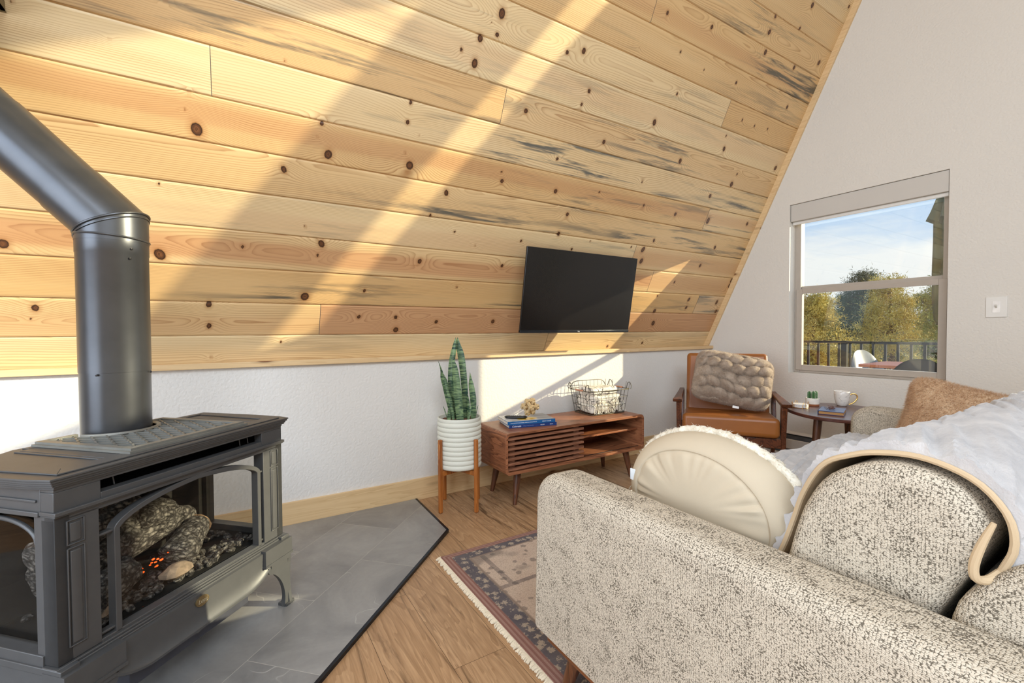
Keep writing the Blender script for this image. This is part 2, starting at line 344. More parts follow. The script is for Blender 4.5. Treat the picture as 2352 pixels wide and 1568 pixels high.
def slate_mat():
    m, nt, b = mk('grey_slate_tiles', 0.30, spec=0.5)
    t = nd(nt, 'ShaderNodeTexCoord'); v = nd(nt, 'ShaderNodeMapping', {0: t.outputs['Object'], 1: (0.12, -0.2115 * 0 + 0.15, 0), 2: (0, 0, R(-45))}).outputs[0]
    br = nd(nt, 'ShaderNodeTexBrick', {0: v, 'Scale': 1.0, 'Mortar Size': 0.0010, 'Mortar Smooth': 0.1, 'Brick Width': 0.62, 'Row Height': 0.314, 'Color1': (0, 0, 0), 'Color2': (1, 1, 1), 'Mortar': (0.5, 0.5, 0.5)}, offset=0.5)
    sep = nd(nt, 'ShaderNodeSeparateColor', {0: br.outputs[0]}).outputs[0]
    off = nd(nt, 'ShaderNodeCombineXYZ', {0: mth(nt, 'MULTIPLY', sep, 13.0), 1: mth(nt, 'MULTIPLY', sep, 31.0), 2: 0.0})
    ob = nd(nt, 'ShaderNodeVectorMath', {0: v, 1: off.outputs[0]}, operation='ADD').outputs[0]
    n1 = noise(nt, ob, 3.2, 6, 0.62, 0.6); n2 = noise(nt, ob, 60, 3, 0.6)
    c = mixc(nt, ramp(nt, n1, [(0.3, 0), (0.7, 1)]), srgb(122, 121, 120), srgb(164, 162, 158)); c = mixc(nt, mth(nt, 'MULTIPLY', n2, 0.25), c, srgb(98, 97, 96))
    vv = nd(nt, 'ShaderNodeVectorMath', {0: ob, 1: nd(nt, 'ShaderNodeTexNoise', {0: ob, 'Scale': 2.2, 'Detail': 4}).outputs[1]}, operation='ADD').outputs[0]
    vo = nd(nt, 'ShaderNodeTexVoronoi', {0: vv, 'Scale': 1.7, 'Randomness': 1.0}, feature='DISTANCE_TO_EDGE')
    vein = ramp(nt, vo.outputs[0], [(0.0, 1.0), (0.002, 0.6), (0.006, 0.0)]); vm = ramp(nt, noise(nt, ob, 3.5, 2), [(0.55, 0), (0.66, 1)])
    c = mixc(nt, mth(nt, 'MULTIPLY', vein, mth(nt, 'MULTIPLY', vm, 0.5)), c, srgb(222, 220, 214))
    c = mixc(nt, br.outputs[1], c, srgb(176, 172, 164)); nt.links.new(c, b.inputs['Base Color'])
    bump(nt, b, mth(nt, 'SUBTRACT', n1, br.outputs[1]), 0.12, 0.001); return m
SLATE = slate_mat()

def boucle(name, light, dark, sc=1.0):
    m, nt, b = mk(name, 0.9, spec=0.15)
    v = coords(nt); ns = nd(nt, 'ShaderNodeTexNoise', {0: v, 'Scale': 30, 'Detail': 2}).outputs[1]
    vv = mixc(nt, 0.004, v, ns) if False else nd(nt, 'ShaderNodeVectorMath', {0: v, 1: nd(nt, 'ShaderNodeVectorMath', {0: ns, 3: 0.004}, operation='SCALE').outputs[0]}, operation='ADD').outputs[0]
    vo = nd(nt, 'ShaderNodeTexVoronoi', {0: nd(nt, 'ShaderNodeMapping', {0: vv, 3: (250, 250, 420)}).outputs[0], 'Scale': sc, 'Randomness': 0.6}, feature='F1')
    d = vo.outputs[0]
    vq = nd(nt, 'ShaderNodeMapping', {0: vv, 3: (250, 250, 420)}).outputs[0]; ve = nd(nt, 'ShaderNodeTexVoronoi', {0: vq, 'Scale': sc, 'Randomness': 0.5}, feature='DISTANCE_TO_EDGE').outputs[0]
    big = noise(nt, v, 300, 2, 0.6); b2_ = noise(nt, v, 14, 2); thr = mth(nt, 'SUBTRACT', ve, mth(nt, 'MULTIPLY', mth(nt, 'SUBTRACT', mth(nt, 'ADD', big, mth(nt, 'MULTIPLY', b2_, 0.12)), 0.545), 0.8))
    f = ramp(nt, thr, [(0.00, 1.0), (0.12, 0.0)])
    c0 = mixc(nt, noise(nt, v, 500, 2), tuple(x * 0.86 for x in light), light)
    c = mixc(nt, mth(nt, 'MULTIPLY', f, 0.88), c0, dark); nt.links.new(c, b.inputs['Base Color'])
    bump(nt, b, mth(nt, 'SUBTRACT', 1.0, d), 0.55, 0.0022); return m
BOUCLE = boucle('cream_boucle', srgb(216, 204, 184), srgb(78, 70, 58))

def cloth(name, col, bs=0.25, sc=900, rough=0.85, wr=0.0, var=0.06):
    m, nt, b = mk(name, rough, spec=0.2); v = coords(nt); n = noise(nt, v, 7, 3)
    c = mixc(nt, n, tuple(x * (1 - var) for x in col), tuple(min(1, x * (1 + var)) for x in col)); nt.links.new(c, b.inputs['Base Color'])
    h = noise(nt, v, sc, 2)
    if wr: h = mth(nt, 'ADD', mth(nt, 'MULTIPLY', h, 0.15), mth(nt, 'MULTIPLY', noise(nt, v, 9, 4, 0.6, 0.8), wr))
    bump(nt, b, h, bs, 0.001 if not wr else 0.01); return m
CANVAS = cloth('canvas_beige', srgb(198, 184, 160)); TAN = cloth('tan_lining', srgb(204, 180, 146), 0.3, 1200)
LINEN = cloth('cream_linen', srgb(226, 220, 208), 0.3, 700, wr=0.8)
def furmat(name, c1, c2, sc=9, rough=0.8):
    m, nt, b = mk(name, rough, spec=0.15); v = coords(nt)
    n = noise(nt, v, sc, 4, 0.6, 0.4); c = mixc(nt, ramp(nt, n, [(0.35, 0), (0.65, 1)]), c1, c2); nt.links.new(c, b.inputs['Base Color'])
    bump(nt, b, noise(nt, v, 260, 3, 0.6), 0.5, 0.002); b.inputs['Sheen Weight'].default_value = 0.35; b.inputs['Sheen Roughness'].default_value = 0.4
    return m
def strandmat(name, c1, c2):
    m = bpy.data.materials.new(name); m.use_nodes = True; nt = m.node_tree; nt.nodes.clear(); v = coords(nt)
    c = mixc(nt, ramp(nt, noise(nt, v, 30, 3, 0.6), [(0.35, 0), (0.65, 1)]), c1, c2)
    a = nd(nt, 'ShaderNodeBsdfDiffuse', {0: c}); b = nd(nt, 'ShaderNodeBsdfTranslucent', {0: c}); mx = nd(nt, 'ShaderNodeMixShader', {0: 0.5, 1: a.outputs[0], 2: b.outputs[0]})
    nd(nt, 'ShaderNodeOutputMaterial', {0: mx.outputs[0]}); return m
BST = strandmat('tan_fur_fibre', srgb(226, 198, 166), srgb(196, 160, 126)); GST = strandmat('taupe_fur_fibre', srgb(206, 190, 172), srgb(178, 160, 142)); TST = strandmat('cream_tuft_fibre', srgb(246, 240, 226), srgb(230, 222, 204))
WFUR = furmat('white_plush', srgb(204, 201, 199), srgb(180, 178, 178), 14)
BFUR = furmat('tan_fur', srgb(206, 176, 142), srgb(170, 134, 102), 7)
GFUR = furmat('taupe_fur', srgb(178, 160, 142), srgb(146, 128, 111), 16)
TUFT = furmat('cream_tufts', srgb(238, 232, 216), srgb(214, 204, 184), 30)

IRON = simple('graphite_cast_iron', srgb(86, 87, 88), 0.44, 0.30, 0.05, 30, 0.10, 420, bd=0.0008)
IRON_D = simple('dark_cast_iron', srgb(34, 34, 35), 0.5, 0.2, 0.1, 30)
PIPEM = simple('black_stove_pipe', srgb(82, 84, 88), 0.32, 0.75, 0.12, 9)
BLACK = simple('flat_black', srgb(6, 6, 6), 0.9, spec=0.0)
EDGE = simple('black_metal_edge', srgb(40, 46, 56), 0.25, 0.8)
WALNUT_X = wood('walnut_grain_across', srgb(168, 104, 66), srgb(96, 52, 32), 'x', 1.6, 0.36, 9)
WALNUT_B = wood_box('walnut_cabinet', srgb(172, 112, 76), srgb(104, 60, 38))
WALNUT_Z = wood('walnut_dark_legs', srgb(110, 66, 40), srgb(62, 34, 20), 'z', 2.0, 0.4, 7)
WALNUT_Y = wood('walnut_side_grain', srgb(160, 96, 58), srgb(92, 50, 30), 'y', 1.6, 0.38, 9)
HONEY = wood('honey_wood', srgb(190, 118, 54), srgb(140, 76, 30), 'z', 2.0, 0.4, 6)
LEATHER = simple('cognac_leather', srgb(150, 90, 40), 0.36, 0, 0.10, 7, 0.12, 320, bd=0.0008)
CERAM = simple('white_glazed_ceramic', srgb(232, 228, 220), 0.25, 0, 0.02)
POTM = simple('speckled_stoneware', srgb(222, 222, 208), 0.6, 0, 0.03, 300, 0.15, 300)
GOLD = simple('brushed_gold', srgb(212, 168, 96), 0.28, 1.0, 0.05)
WIRE = simple('dark_bronze_wire', srgb(84, 78, 66), 0.45, 0.7)
COPPER = simple('copper_grip', srgb(190, 132, 104), 0.45, 0.3)
SOIL = simple('potting_soil', srgb(96, 62, 42), 0.95, 0, 0.5, 90, 0.6, 120, bd=0.004)
VINYL = simple('taupe_window_vinyl', srgb(178, 166, 152), 0.5, 0, 0.03)
SHADE = cloth('white_roller_shade', srgb(202, 196, 187), 0.2, 500, var=0.02)
WHITEM = simple('white_enamel', srgb(226, 222, 214), 0.4, 0, 0.02)
GREYSLOT = simple('grey_fin_metal', srgb(96, 98, 100), 0.5, 0.3)  # even grey metal for the heater fins
DKPLAST = simple('black_plastic', srgb(20, 20, 22), 0.35)
def glass_mat(name, tint=(1, 1, 1), refl=0.06, k=0.9):
    m = bpy.data.materials.new(name); m.use_nodes = True; nt = m.node_tree; nt.nodes.clear()
    g = nd(nt, 'ShaderNodeBsdfGlossy', {0: (1, 1, 1), 'Roughness': 0.0}); t = nd(nt, 'ShaderNodeBsdfTransparent', {0: tint})
    bf = nd(nt, 'ShaderNodeNewGeometry').outputs['Backfacing']; fz = nd(nt, 'ShaderNodeFresnel', {0: mth(nt, 'SUBTRACT', 1.45, mth(nt, 'MULTIPLY', bf, 1.45 - 1 / 1.45))}); f = mth(nt, 'ADD', mth(nt, 'MULTIPLY', fz.outputs[0], k), refl * 0.3)
    mx = nd(nt, 'ShaderNodeMixShader', {0: f, 1: t.outputs[0], 2: g.outputs[0]}); nd(nt, 'ShaderNodeOutputMaterial', {0: mx.outputs[0]}); return m
GLASS = glass_mat('window_glass', (0.97, 0.99, 0.98)); SGLASS = glass_mat('stove_glass', (0.90, 0.89, 0.87), 0.0, 0.40)

# ------------------------------------------------------------------ room shell
Wy = 2.577; XW = 3.775; RY = -0.4
TH = 1.1233; ct, st_ = math.cos(TH), math.sin(TH); y1, z1 = 2.5932425, 0.9985607; PW = 0.175
KN = [(-0.362, 1.16, 0.0058), (-0.157, 0.983, 0.0066), (-0.123, 0.918, 0.0279), (-0.142, 1.046, 0.0068), (-0.595, 1.197, 0.0073), (-0.197, 1.327, 0.0069), (0.186, 1.244, 0.0072), (0.335, 1.041, 0.013), (0.32, 0.982, 0.0067), (0.369, 0.917, 0.0236), (0.19, 0.82, 0.0158), (0.717, 1.216, 0.011), (0.713, 1.129, 0.0138), (0.925, 1.491, 0.0105), (1.002, 1.455, 0.0212), (1.009, 1.562, 0.0192), (1.097, 1.689, 0.0232), (1.052, 1.642, 0.005), (0.718, 0.993, 0.0072), (0.749, 0.938, 0.0254), (0.776, 1.083, 0.0054), (1.092, 1.601, 0.0144), (1.336, 1.322, 0.0168), (1.708, 1.51, 0.015), (1.681, 1.435, 0.0113), (1.607, 1.678, 0.0168), (1.506, 1.643, 0.0148), (2.263, 1.47, 0.0191), (1.911, 1.284, 0.0154), (1.609, 1.13, 0.0121), (2.998, 1.457, 0.0175), (2.969, 1.538, 0.0102), (2.605, 1.302, 0.0187), (2.375, 1.659, 0.011), (2.291, 1.866, 0.0105), (2.534, 1.836, 0.0081), (2.869, 1.848, 0.0124), (3.072, 1.665, 0.0103), (3.228, 1.66, 0.0106), (3.388, 1.674, 0.011), (1.971, 1.797, 0.0057), (2.101, 2.004, 0.0136), (2.477, 2.049, 0.0153), (3.04, 2.074, 0.0186), (3.324, 2.429, 0.019), (3.003, 2.178, 0.0182), (3.004, 2.266, 0.0143), (3.291, 2.287, 0.0129), (3.659, 2.181, 0.0185), (3.509, 1.85, 0.0149), (3.725, 2.548, 0.0143), (3.401, 2.08, 0.017), (3.683, 1.448, 0.0207), (-0.259, 0.685, 0.0072), (-0.738, 0.39, 0.0228), (-0.275, 0.39, 0.0275), (-0.688, 0.132, 0.0166), (-0.707, 0.084, 0.0056), (0.029, 0.452, 0.0101), (-0.109, 0.164, 0.016), (-0.112, 0.054, 0.0141), (0.286, 0.576, 0.0077), (0.362, 0.5, 0.0199), (0.347, 0.44, 0.0096), (0.298, 0.219, 0.0272), (0.59, 0.264, 0.0115), (1.124, 0.312, 0.0099), (0.964, 0.837, 0.0166), (1.28, 0.95, 0.0158), (1.266, 0.997, 0.0087), (1.049, 0.637, 0.0095), (1.191, 0.572, 0.007), (0.873, 0.451, 0.016), (1.4, 0.465, 0.013), (0.574, 0.11, 0.0136), (0.78, 0.11, 0.0142), (1.032, 0.083, 0.0154), (1.424, 0.088, 0.0176), (0.79, 0.03, 0.0219), (0.194, -0.037, 0.0082), (0.894, 0.709, 0.0106), (1.654, 0.953, 0.0178), (1.786, 0.831, 0.0163), (1.989, 1.0, 0.01), (2.323, 1.116, 0.0092), (2.407, 0.975, 0.013), (1.495, 0.631, 0.0105), (1.896, 0.616, 0.0119), (2.033, 0.684, 0.0088), (2.42, 0.682, 0.0102), (2.544, 0.674, 0.0214), (2.566, 0.589, 0.0218), (2.622, 0.75, 0.0143), (3.34, 0.766, 0.0174), (3.043, 1.133, 0.0183), (3.25, 1.326, 0.0113), (3.232, 1.249, 0.023), (3.128, 0.958, 0.0234), (2.745, 0.958, 0.0171), (3.628, 0.994, 0.0177), (3.248, 0.604, 0.0174), (3.016, 0.448, 0.012), (2.877, 0.325, 0.0118), (3.278, 0.306, 0.0182), (3.286, 0.233, 0.0182), (2.909, 0.192, 0.0212), (2.948, 0.084, 0.026), (3.749, 0.504, 0.0197), (3.751, 0.455, 0.0197), (3.673, 0.293, 0.0201), (3.718, 0.206, 0.0201), (1.759, 0.704, 0.0164), (-0.109, -0.116, 0.0075), (2.519, -0.122, 0.0145), (2.906, -0.098, 0.0134)]
def ceiling_mesh():
    S_MAX = (y1 - RY) / ct; X0 = -3.9; XE = 3.80
    joints = {0: [1.9], 1: [0.376], 2: [3.4], 3: [2.74], 4: [2.468], 5: [-0.9], 6: [3.1], 7: [-0.069], 8: [1.199], 9: [-0.5], 10: [2.883], 11: [0.3], 12: [2.0], 13: [1.1], 14: [2.4], 15: [0.7], 16: [3.0]}
    kn = np.array(KN); VV = []; FF = []; A1 = []; A2 = []; off = 0
    nmax = int(math.ceil(S_MAX / PW))
    for n in range(0, nmax + 1):
        s0 = (n - 1) * PW; s1 = n * PW
        if n == 0: s0 = -0.165
        vis = n <= 19; step = 0.011 if vis else 0.25
        js = sorted([X0] + joints.get(n, [random.uniform(-2, 3)]) + [XE])
        for bi in range(len(js) - 1):
            xa, xb = js[bi], js[bi + 1]; g = np.random.default_rng(n * 17 + bi + 3)
            fine0 = max(xa, -1.15)
            xs = np.concatenate([[xa + 0.0013], np.arange(fine0 + 0.002, xb, step) if vis else np.arange(xa + 0.05, xb, 0.4), [xb - 0.0013]]) if xb > -1.15 else np.array([xa, xb])
            xs = np.unique(xs)
            ins = [(0.0, -0.009), (0.0022, -0.009), (0.0042, -0.0008), (0.0060, 0.0)]
            m_ = 17 if vis else 2
            ys = [(s0 + a, b) for a, b in ins] + [(s0 + 0.0055 + (s1 - s0 - 0.0085) * (i + 1) / m_, 0.0) for i in range(m_)] + [(s1 - 0.0022, -0.0010), (s1 - 0.0010, -0.009), (s1, -0.009)]
            Sg = np.array([q[0] for q in ys]); Zg = np.array([q[1] for q in ys])
            X, S = np.meshgrid(xs, Sg, indexing='ij'); Z = np.broadcast_to(Zg, X.shape)
            seed = g.random()
            # figure: cut through a wandering growth cone
            cs = s0 + PW * g.uniform(-0.3, 1.3); tilt = g.uniform(-5, 5) * 0.6
            wob = fbm(X * 1.1 + seed * 50, S * 6, 3, n) * 0.05
            flat = g.random() < 0.6
            if flat: G = 110 * np.sqrt((S - cs + wob) ** 2 + 0.0006) * (0.8 + 0.5 * g.random()) + X * tilt * 0.5 + fbm(X * 0.9 + seed * 9, S * 3, 3, n + 5) * 9
            else: G = 150 * (S + wob * 0.6) + X * tilt * 0.3 + fbm(X * 1.5, S * 4, 2, n) * 3
            near = kn[(kn[:, 1] > s0 - 0.02) & (kn[:, 1] < s1 + 0.02) & (kn[:, 0] > xa - 0.05) & (kn[:, 0] < xb + 0.05)]
            KD = np.full(X.shape, 4.0)
            for kx, ks, kr in near:
                dx = X - kx; ds = S - ks; kr = kr * 1.0
                ell = 0.75 + 0.35 * ((kx * 53.1) % 1); ang = ((kx * 31.7 + ks * 17) % 1 - 0.5) * 0.9
                u = dx * math.cos(ang) + ds * math.sin(ang); v = -dx * math.sin(ang) + ds * math.cos(ang)
                d = np.sqrt((u / (kr * 0.85)) ** 2 + (v / (kr / ell)) ** 2); KD = np.minimum(KD, d)
                rr = (dx / (kr * 4.5)) ** 2 + (ds / (kr * 2.6)) ** 2
                G = G + np.exp(-rr) * min(9, 260 * kr) * (1 if flat else 0.8) * np.where(flat, 1, np.sign(ds + 1e-6) * 1.0)
            red = np.zeros(X.shape); sf = (S - s0) / (s1 - s0); wv = fbm(X * 0.8, S * 0 + n, 2, n) * 0.25
            def stripe(c, w): return np.clip(1.4 * np.exp(-((sf - c + wv) / w) ** 4), 0, 1)
            if n == 1 and bi == 1: red[:] = 0.95
            elif n == 3 and bi == 0: red = 0.85 * stripe(0.48, 0.27)
            elif n == 3: red = 0.5 * stripe(0.5, 0.35)
            elif n == 2 and bi == 1: red[:] = 0.4
            elif n == 6: red = 0.5 * stripe(0.62, 0.22)
            elif n == 4 and bi == 1: red = 0.5 * stripe(0.5, 0.3)
            elif n == 8: red = 0.12 * stripe(0.5, 0.5)
            elif n == 9: red = 0.3 * stripe(0.6, 0.3)
            elif n == 12: red = 0.35 * stripe(0.35, 0.2)
            elif g.random() < 0.3: red = 0.3 * stripe(g.uniform(0.3, 0.7), 0.25)
            if n == 3 and bi == 0:   # dark pith crack
                q = np.abs(sf - 0.47 + wv + 0.01 * np.sin(X * 9)); ck = np.exp(-(q / 0.022) ** 2) * np.clip((X - 0.42) * 3, 0, 1); KD = np.where(ck > 0.45, np.minimum(KD, 0.9), KD)
            stn = {0: .3, 2: 0.9, 4: 0.35, 5: 1.0, 6: 0.4, 7: 1.15 if bi == 1 else 0.0, 8: 0.8, 9: .25, 11: 0.4, 12: 0.9, 13: 0.9, 10: .3, 1: 0.0, 3: 0.0}.get(n, 0.3 * g.random())
            if n == 5: stn = np.clip((X - 0.2) * 1.5, 0.35, 1.0)
            if n in (12, 13): stn = np.clip((X - 2.2) * 1.2, 0.1, 1.1)
            if n == 6: stn = np.clip((X - 1.2) * 1.2, 0, 1.0)
            stn = np.zeros(X.shape) + stn
            a, b = X.shape; VV.append(np.stack([X, S, Z], -1).reshape(-1, 3))
            idx = np.arange(a * b).reshape(a, b) + off
            FF.append(np.stack([idx[:-1, :-1], idx[1:, :-1], idx[1:, 1:], idx[:-1, 1:]], -1).reshape(-1, 4)); off += a * b
            A1.append(np.stack([G, KD / 4.0, red, stn], -1).reshape(-1, 4))
            A2.append(np.stack([np.full(X.shape, seed), np.full(X.shape, g.uniform(0, 0.9)), sf, np.ones(X.shape)], -1).reshape(-1, 4))
    V = np.concatenate(VV); F = np.concatenate(FF); A1 = np.concatenate(A1); A2 = np.concatenate(A2)
    me = bpy.data.meshes.new('ceiling'); me.vertices.add(len(V)); me.vertices.foreach_set('co', V.ravel().astype(np.float32))
    me.loops.add(F.size); me.loops.foreach_set('vertex_index', F.ravel().astype(np.int32)); me.polygons.add(len(F)); me.polygons.foreach_set('loop_start', np.arange(0, F.size, 4, dtype=np.int32))
    me.update(calc_edges=True)
    for nm, A in (('fig', A1), ('fig2', A2)):
        at = me.attributes.new(nm, 'FLOAT_COLOR', 'POINT'); at.data.foreach_set('color', A.ravel().astype(np.float32))
    me.materials.append(PINE); o = bpy.data.objects.new('ceiling', me); C.objects.link(o)
    o.matrix_world = Matrix(((1, 0, 0, 0), (0, -ct, -st_, y1), (0, st_, -ct, z1), (0, 0, 0, 1)))
    return o
ceil = struct(ceiling_mesh(), 'sloped ceiling of knotty pine planks')
SM = (y1 - RY) / ct
# roof deck behind the planks, keeps sun and sky out
mb = MB(); mb.box(-3.95, 3.97, -0.2, SM + 0.1, -0.12, -0.012)
o = struct(mb.build('roof_deck', WALL)); o.matrix_world = ceil.matrix_world.copy()
o.name = 'roof_deck_slab'
# opposite slope, mirrored about the ridge
mb = MB(); mb.box(-3.95, 3.97, -0.48, SM + 0.1, -0.12, 0.0)
o = struct(mb.build('ceiling_right', plaster('white_ceiling_paint', srgb(230, 226, 218))));
o.matrix_world = Matrix(((1, 0, 0, 0), (0, ct, st_, 2 * RY - y1), (0, st_, -ct, z1), (0, 0, 0, 1)))

mb = MB(); mb.box(-4.0, 4.0, 2 * RY - 2.9, 2.75, -0.15, 0.0)
floor = struct(mb.build('floor', FLOOR), 'wood look plank floor')
mb = MB(); mb.box(-3.95, XW + 0.15, Wy + 0.013, Wy + 0.12, 0.0, 0.85)
struct(mb.build('wall_left', WALL), 'low white knee wall')
mb = MB(); mb.box(-3.95, XW + 0.15, 2 * RY - Wy - 0.12, 2 * RY - Wy - 0.013, 0.0, 0.95)
struct(mb.build('wall_right', WALL))
mb = MB(); mb.box(-3.95, XW, Wy - 0.002, Wy + 0.014, 0.0, 0.127)
struct(mb.build('baseboard_left', PINE_X, bevel=0.0015), 'pine baseboard along the knee wall')
mb = MB(); mb.box(-3.95, XW, Wy - 0.012, 2.70, 0.842, 0.870)
struct(mb.build('trim_1', PINE_X, bevel=0.0015), 'pine ledge trim on top of the knee wall')
# strip where the planks meet the gable wall
def cw(x, s, n): return Vector((x, y1 - ct * s - st_ * n, z1 + st_ * s - ct * n))
mb = MB(); vs = []
for s in (-0.17, SM):
    for x, n in ((XW - 0.020, -0.004), (XW + 0.004, -0.004), (XW + 0.004, 0.042), (XW - 0.020, 0.042)): vs.append(tuple(cw(x, s, n)))
mb.add(vs, [(0, 1, 2, 3), (4, 5, 6, 7), (0, 1, 5, 4), (1, 2, 6, 5), (2, 3, 7, 6), (3, 0, 4, 7)])
o = struct(mb.build('trim_2', pine_simple('pine_trim_sloped', 'y'), bevel=0.0015), 'pine trim strip up the gable edge')

def holed(name, x0, x1, ys, zs, holes, mat):
    Y = sorted(set(ys + [q for h in holes for q in h[:2]])); Z = sorted(set(zs + [q for h in holes for q in h[2:]]))
    def solid(i, j):
        if not (0 <= i < len(Y) - 1 and 0 <= j < len(Z) - 1): return False
        y = (Y[i] + Y[i + 1]) / 2; z = (Z[j] + Z[j + 1]) / 2
        return not any(a < y < b and c < z < d for a, b, c, d in holes)
    mb = MB()
    for i in range(len(Y) - 1):
        for j in range(len(Z) - 1):
            if not solid(i, j): continue
            a, b, c, d = Y[i], Y[i + 1], Z[j], Z[j + 1]
            mb.add([(x0, a, c), (x0, b, c), (x0, b, d), (x0, a, d)], [(0, 1, 2, 3)]); mb.add([(x1, a, c), (x1, b, c), (x1, b, d), (x1, a, d)], [(3, 2, 1, 0)])
            if not solid(i - 1, j): mb.add([(x0, a, c), (x1, a, c), (x1, a, d), (x0, a, d)], [(0, 1, 2, 3)])
            if not solid(i + 1, j): mb.add([(x0, b, c), (x1, b, c), (x1, b, d), (x0, b, d)], [(3, 2, 1, 0)])
            if not solid(i, j - 1): mb.add([(x0, a, c), (x1, a, c), (x1, b, c), (x0, b, c)], [(0, 1, 2, 3)])
            if not solid(i, j + 1): mb.add([(x0, a, d), (x1, a, d), (x1, b, d), (x0, b, d)], [(3, 2, 1, 0)])
    return struct(mb.build(name, mat, flat=True))
H1 = (0.960, 1.900, 0.672, 2.006); H2 = (0.262, 0.467, 2.30, 3.66); H3 = (-0.95, 0.0, 2.27, 3.66); H4 = (-0.92, -0.36, 0.05, 2.05)
XO = XW + 0.15
gw = holed('wall_gable', XW, XO, [-3.4, 2.69], [0.0, 7.3], [H1, H2, H3, H4], WALLG); gw['label'] = 'white gable end wall with a window'
gb = holed('wall_back', -4.0, -3.85, [-3.4, 2.69], [0.0, 7.3], [(-2.0, 1.3, 0.3, 4.2)], WALL)

def window(nm, H, rail=None, x=XW + 0.085, fw=0.045, dep=0.06, lab=None):
    y0, y1_, z0, z1_ = H
    o = struct(MB().box(x, x + dep, y0, y0 + fw, z0, z1_).box(x, x + dep, y1_ - fw, y1_, z0, z1_).box(x, x + dep, y0 + fw, y1_ - fw, z0, z0 + fw).box(x, x + dep, y0 + fw, y1_ - fw, z1_ - fw, z1_).build(nm, VINYL, bevel=0.003), lab)
    if rail:
        r0 = rail; s = 0.030
        # upper fixed lite behind, lower sash in front
        MB().box(x + 0.02, x + dep - 0.005, y0 + fw, y1_ - fw, r0 - 0.012, r0 + 0.024).build('meeting_rail', VINYL, o, bevel=0.002)
        xs = x - 0.012
        MB().box(xs, xs + 0.03, y0 + 0.02, y0 + 0.02 + s + 0.012, z0 + 0.02, r0).box(xs, xs + 0.03, y1_ - 0.032 - s, y1_ - 0.02, z0 + 0.02, r0).box(xs, xs + 0.03, y0 + 0.032 + s, y1_ - 0.032 - s, z0 + 0.02, z0 + 0.032 + s).box(xs, xs + 0.03, y0 + 0.032 + s, y1_ - 0.032 - s, r0 - s - 0.006, r0).build('lower_sash', VINYL, o, bevel=0.002)
        MB().box(x + 0.028, x + 0.031, y0 + fw, y1_ - fw, r0, z1_ - fw).build('pane', GLASS, o, flat=True)
        MB().box(xs + 0.012, xs + 0.015, y0 + 0.05, y1_ - 0.05, z0 + 0.04, r0 - 0.02).build('pane', GLASS, o, flat=True)
    else:
        MB().box(x + 0.028, x + 0.031, y0 + fw, y1_ - fw, z0 + fw, z1_ - fw).build('pane', GLASS, o, flat=True)
    return o
window('window_1', H1, rail=1.337, lab='taupe framed single hung window')
window('window_2', H2, fw=0.012); window('window_3', H3, fw=0.012); window('door_1', H4, fw=0.02)

# roller shade cassette at the top of window 1
t = thing('roller_shade', 'rolled-up pale fabric window shade across the top of the window', 'window shade', (XW + 0.03, 1.43, 1.86))
MB().box(-0.022, 0.035, -0.466, 0.466, 0.012, 0.144).build('valance', SHADE, t, bevel=0.003)
MB().box(0.0, 0.02, -0.46, 0.46, -0.012, 0.012).build('hem_bar', WHITEM, t, bevel=0.003)

# ------------------------------------------------------------------ hearth
t = thing('hearth', 'grey slate corner hearth pad under the gas stove', 'hearth')
HP = [(0.90, 2.573), (0.893, 2.083), (-0.35, 0.84), (-1.9, 0.84), (-1.9, 2.573)]
MB().prism(HP, 0.001, 0.012).build('tile_surface', SLATE, t)
mb = MB()
for a, b in ((HP[0], HP[1]), (HP[1], HP[2]), (HP[2], HP[3])): mb.beam((*a, 0.007), (*b, 0.007), 0.012, 0.013)
mb.build('edge_trim', EDGE, t)
HZ = 0.012


# ------------------------------------------------------------------ gas stove
SP = (-0.095, 1.595, HZ); SR = R(45)
sv = thing('gas_stove', 'graphite cast iron gas stove with arched glass front and glowing logs', 'stove', SP, SR)
zb = -HZ
def off(poly, d):
    c = np.mean(poly, 0); return [tuple(np.array(p) - d * np.sign(np.array(p) - c)) for p in poly]
TOP = [(-0.360, 0.0), (0.358, 0.0), (0.372, 0.05), (0.380, 0.20), (0.378, 0.41), (-0.20, 0.41), (-0.34, 0.33), (-0.376, 0.20), (-0.370, 0.06)]
mb = MB(); mb.prism(TOP, 0.694 + zb, 0.699 + zb).prism(off(TOP, 0.003), 0.688 + zb, 0.694 + zb).prism(off(TOP, 0.007), 0.682 + zb, 0.688 + zb).prism(off(TOP, 0.010), 0.677 + zb, 0.682 + zb).prism(off(TOP, 0.016), 0.670 + zb, 0.677 + zb)
z = 0.699 + zb
# raised border and centre field leave two shallow sunk panels
mb.prism([(-0.335, 0.02), (0.335, 0.02), (0.30, 0.065), (-0.30, 0.065)], z, z + 0.004)
mb.prism([(-0.335, 0.02), (-0.30, 0.065), (-0.31, 0.30), (-0.352, 0.30)], z, z + 0.004)
mb.prism([(0.335, 0.02), (0.355, 0.39), (0.322, 0.365), (0.30, 0.065)], z, z + 0.004)
mb.prism([(0.355, 0.39), (-0.19, 0.39), (-0.19, 0.365), (0.322, 0.365)], z, z + 0.004)
mb.box(-0.205, 0.245, 0.065, 0.365, z, z + 0.003)
for uu in (-0.205, -0.217, 0.245, 0.257): mb.box(uu - 0.004, uu + 0.004, 0.065, 0.365, z, z + 0.0035)
mb.build('top_plate', IRON, sv, bevel=0.0012)
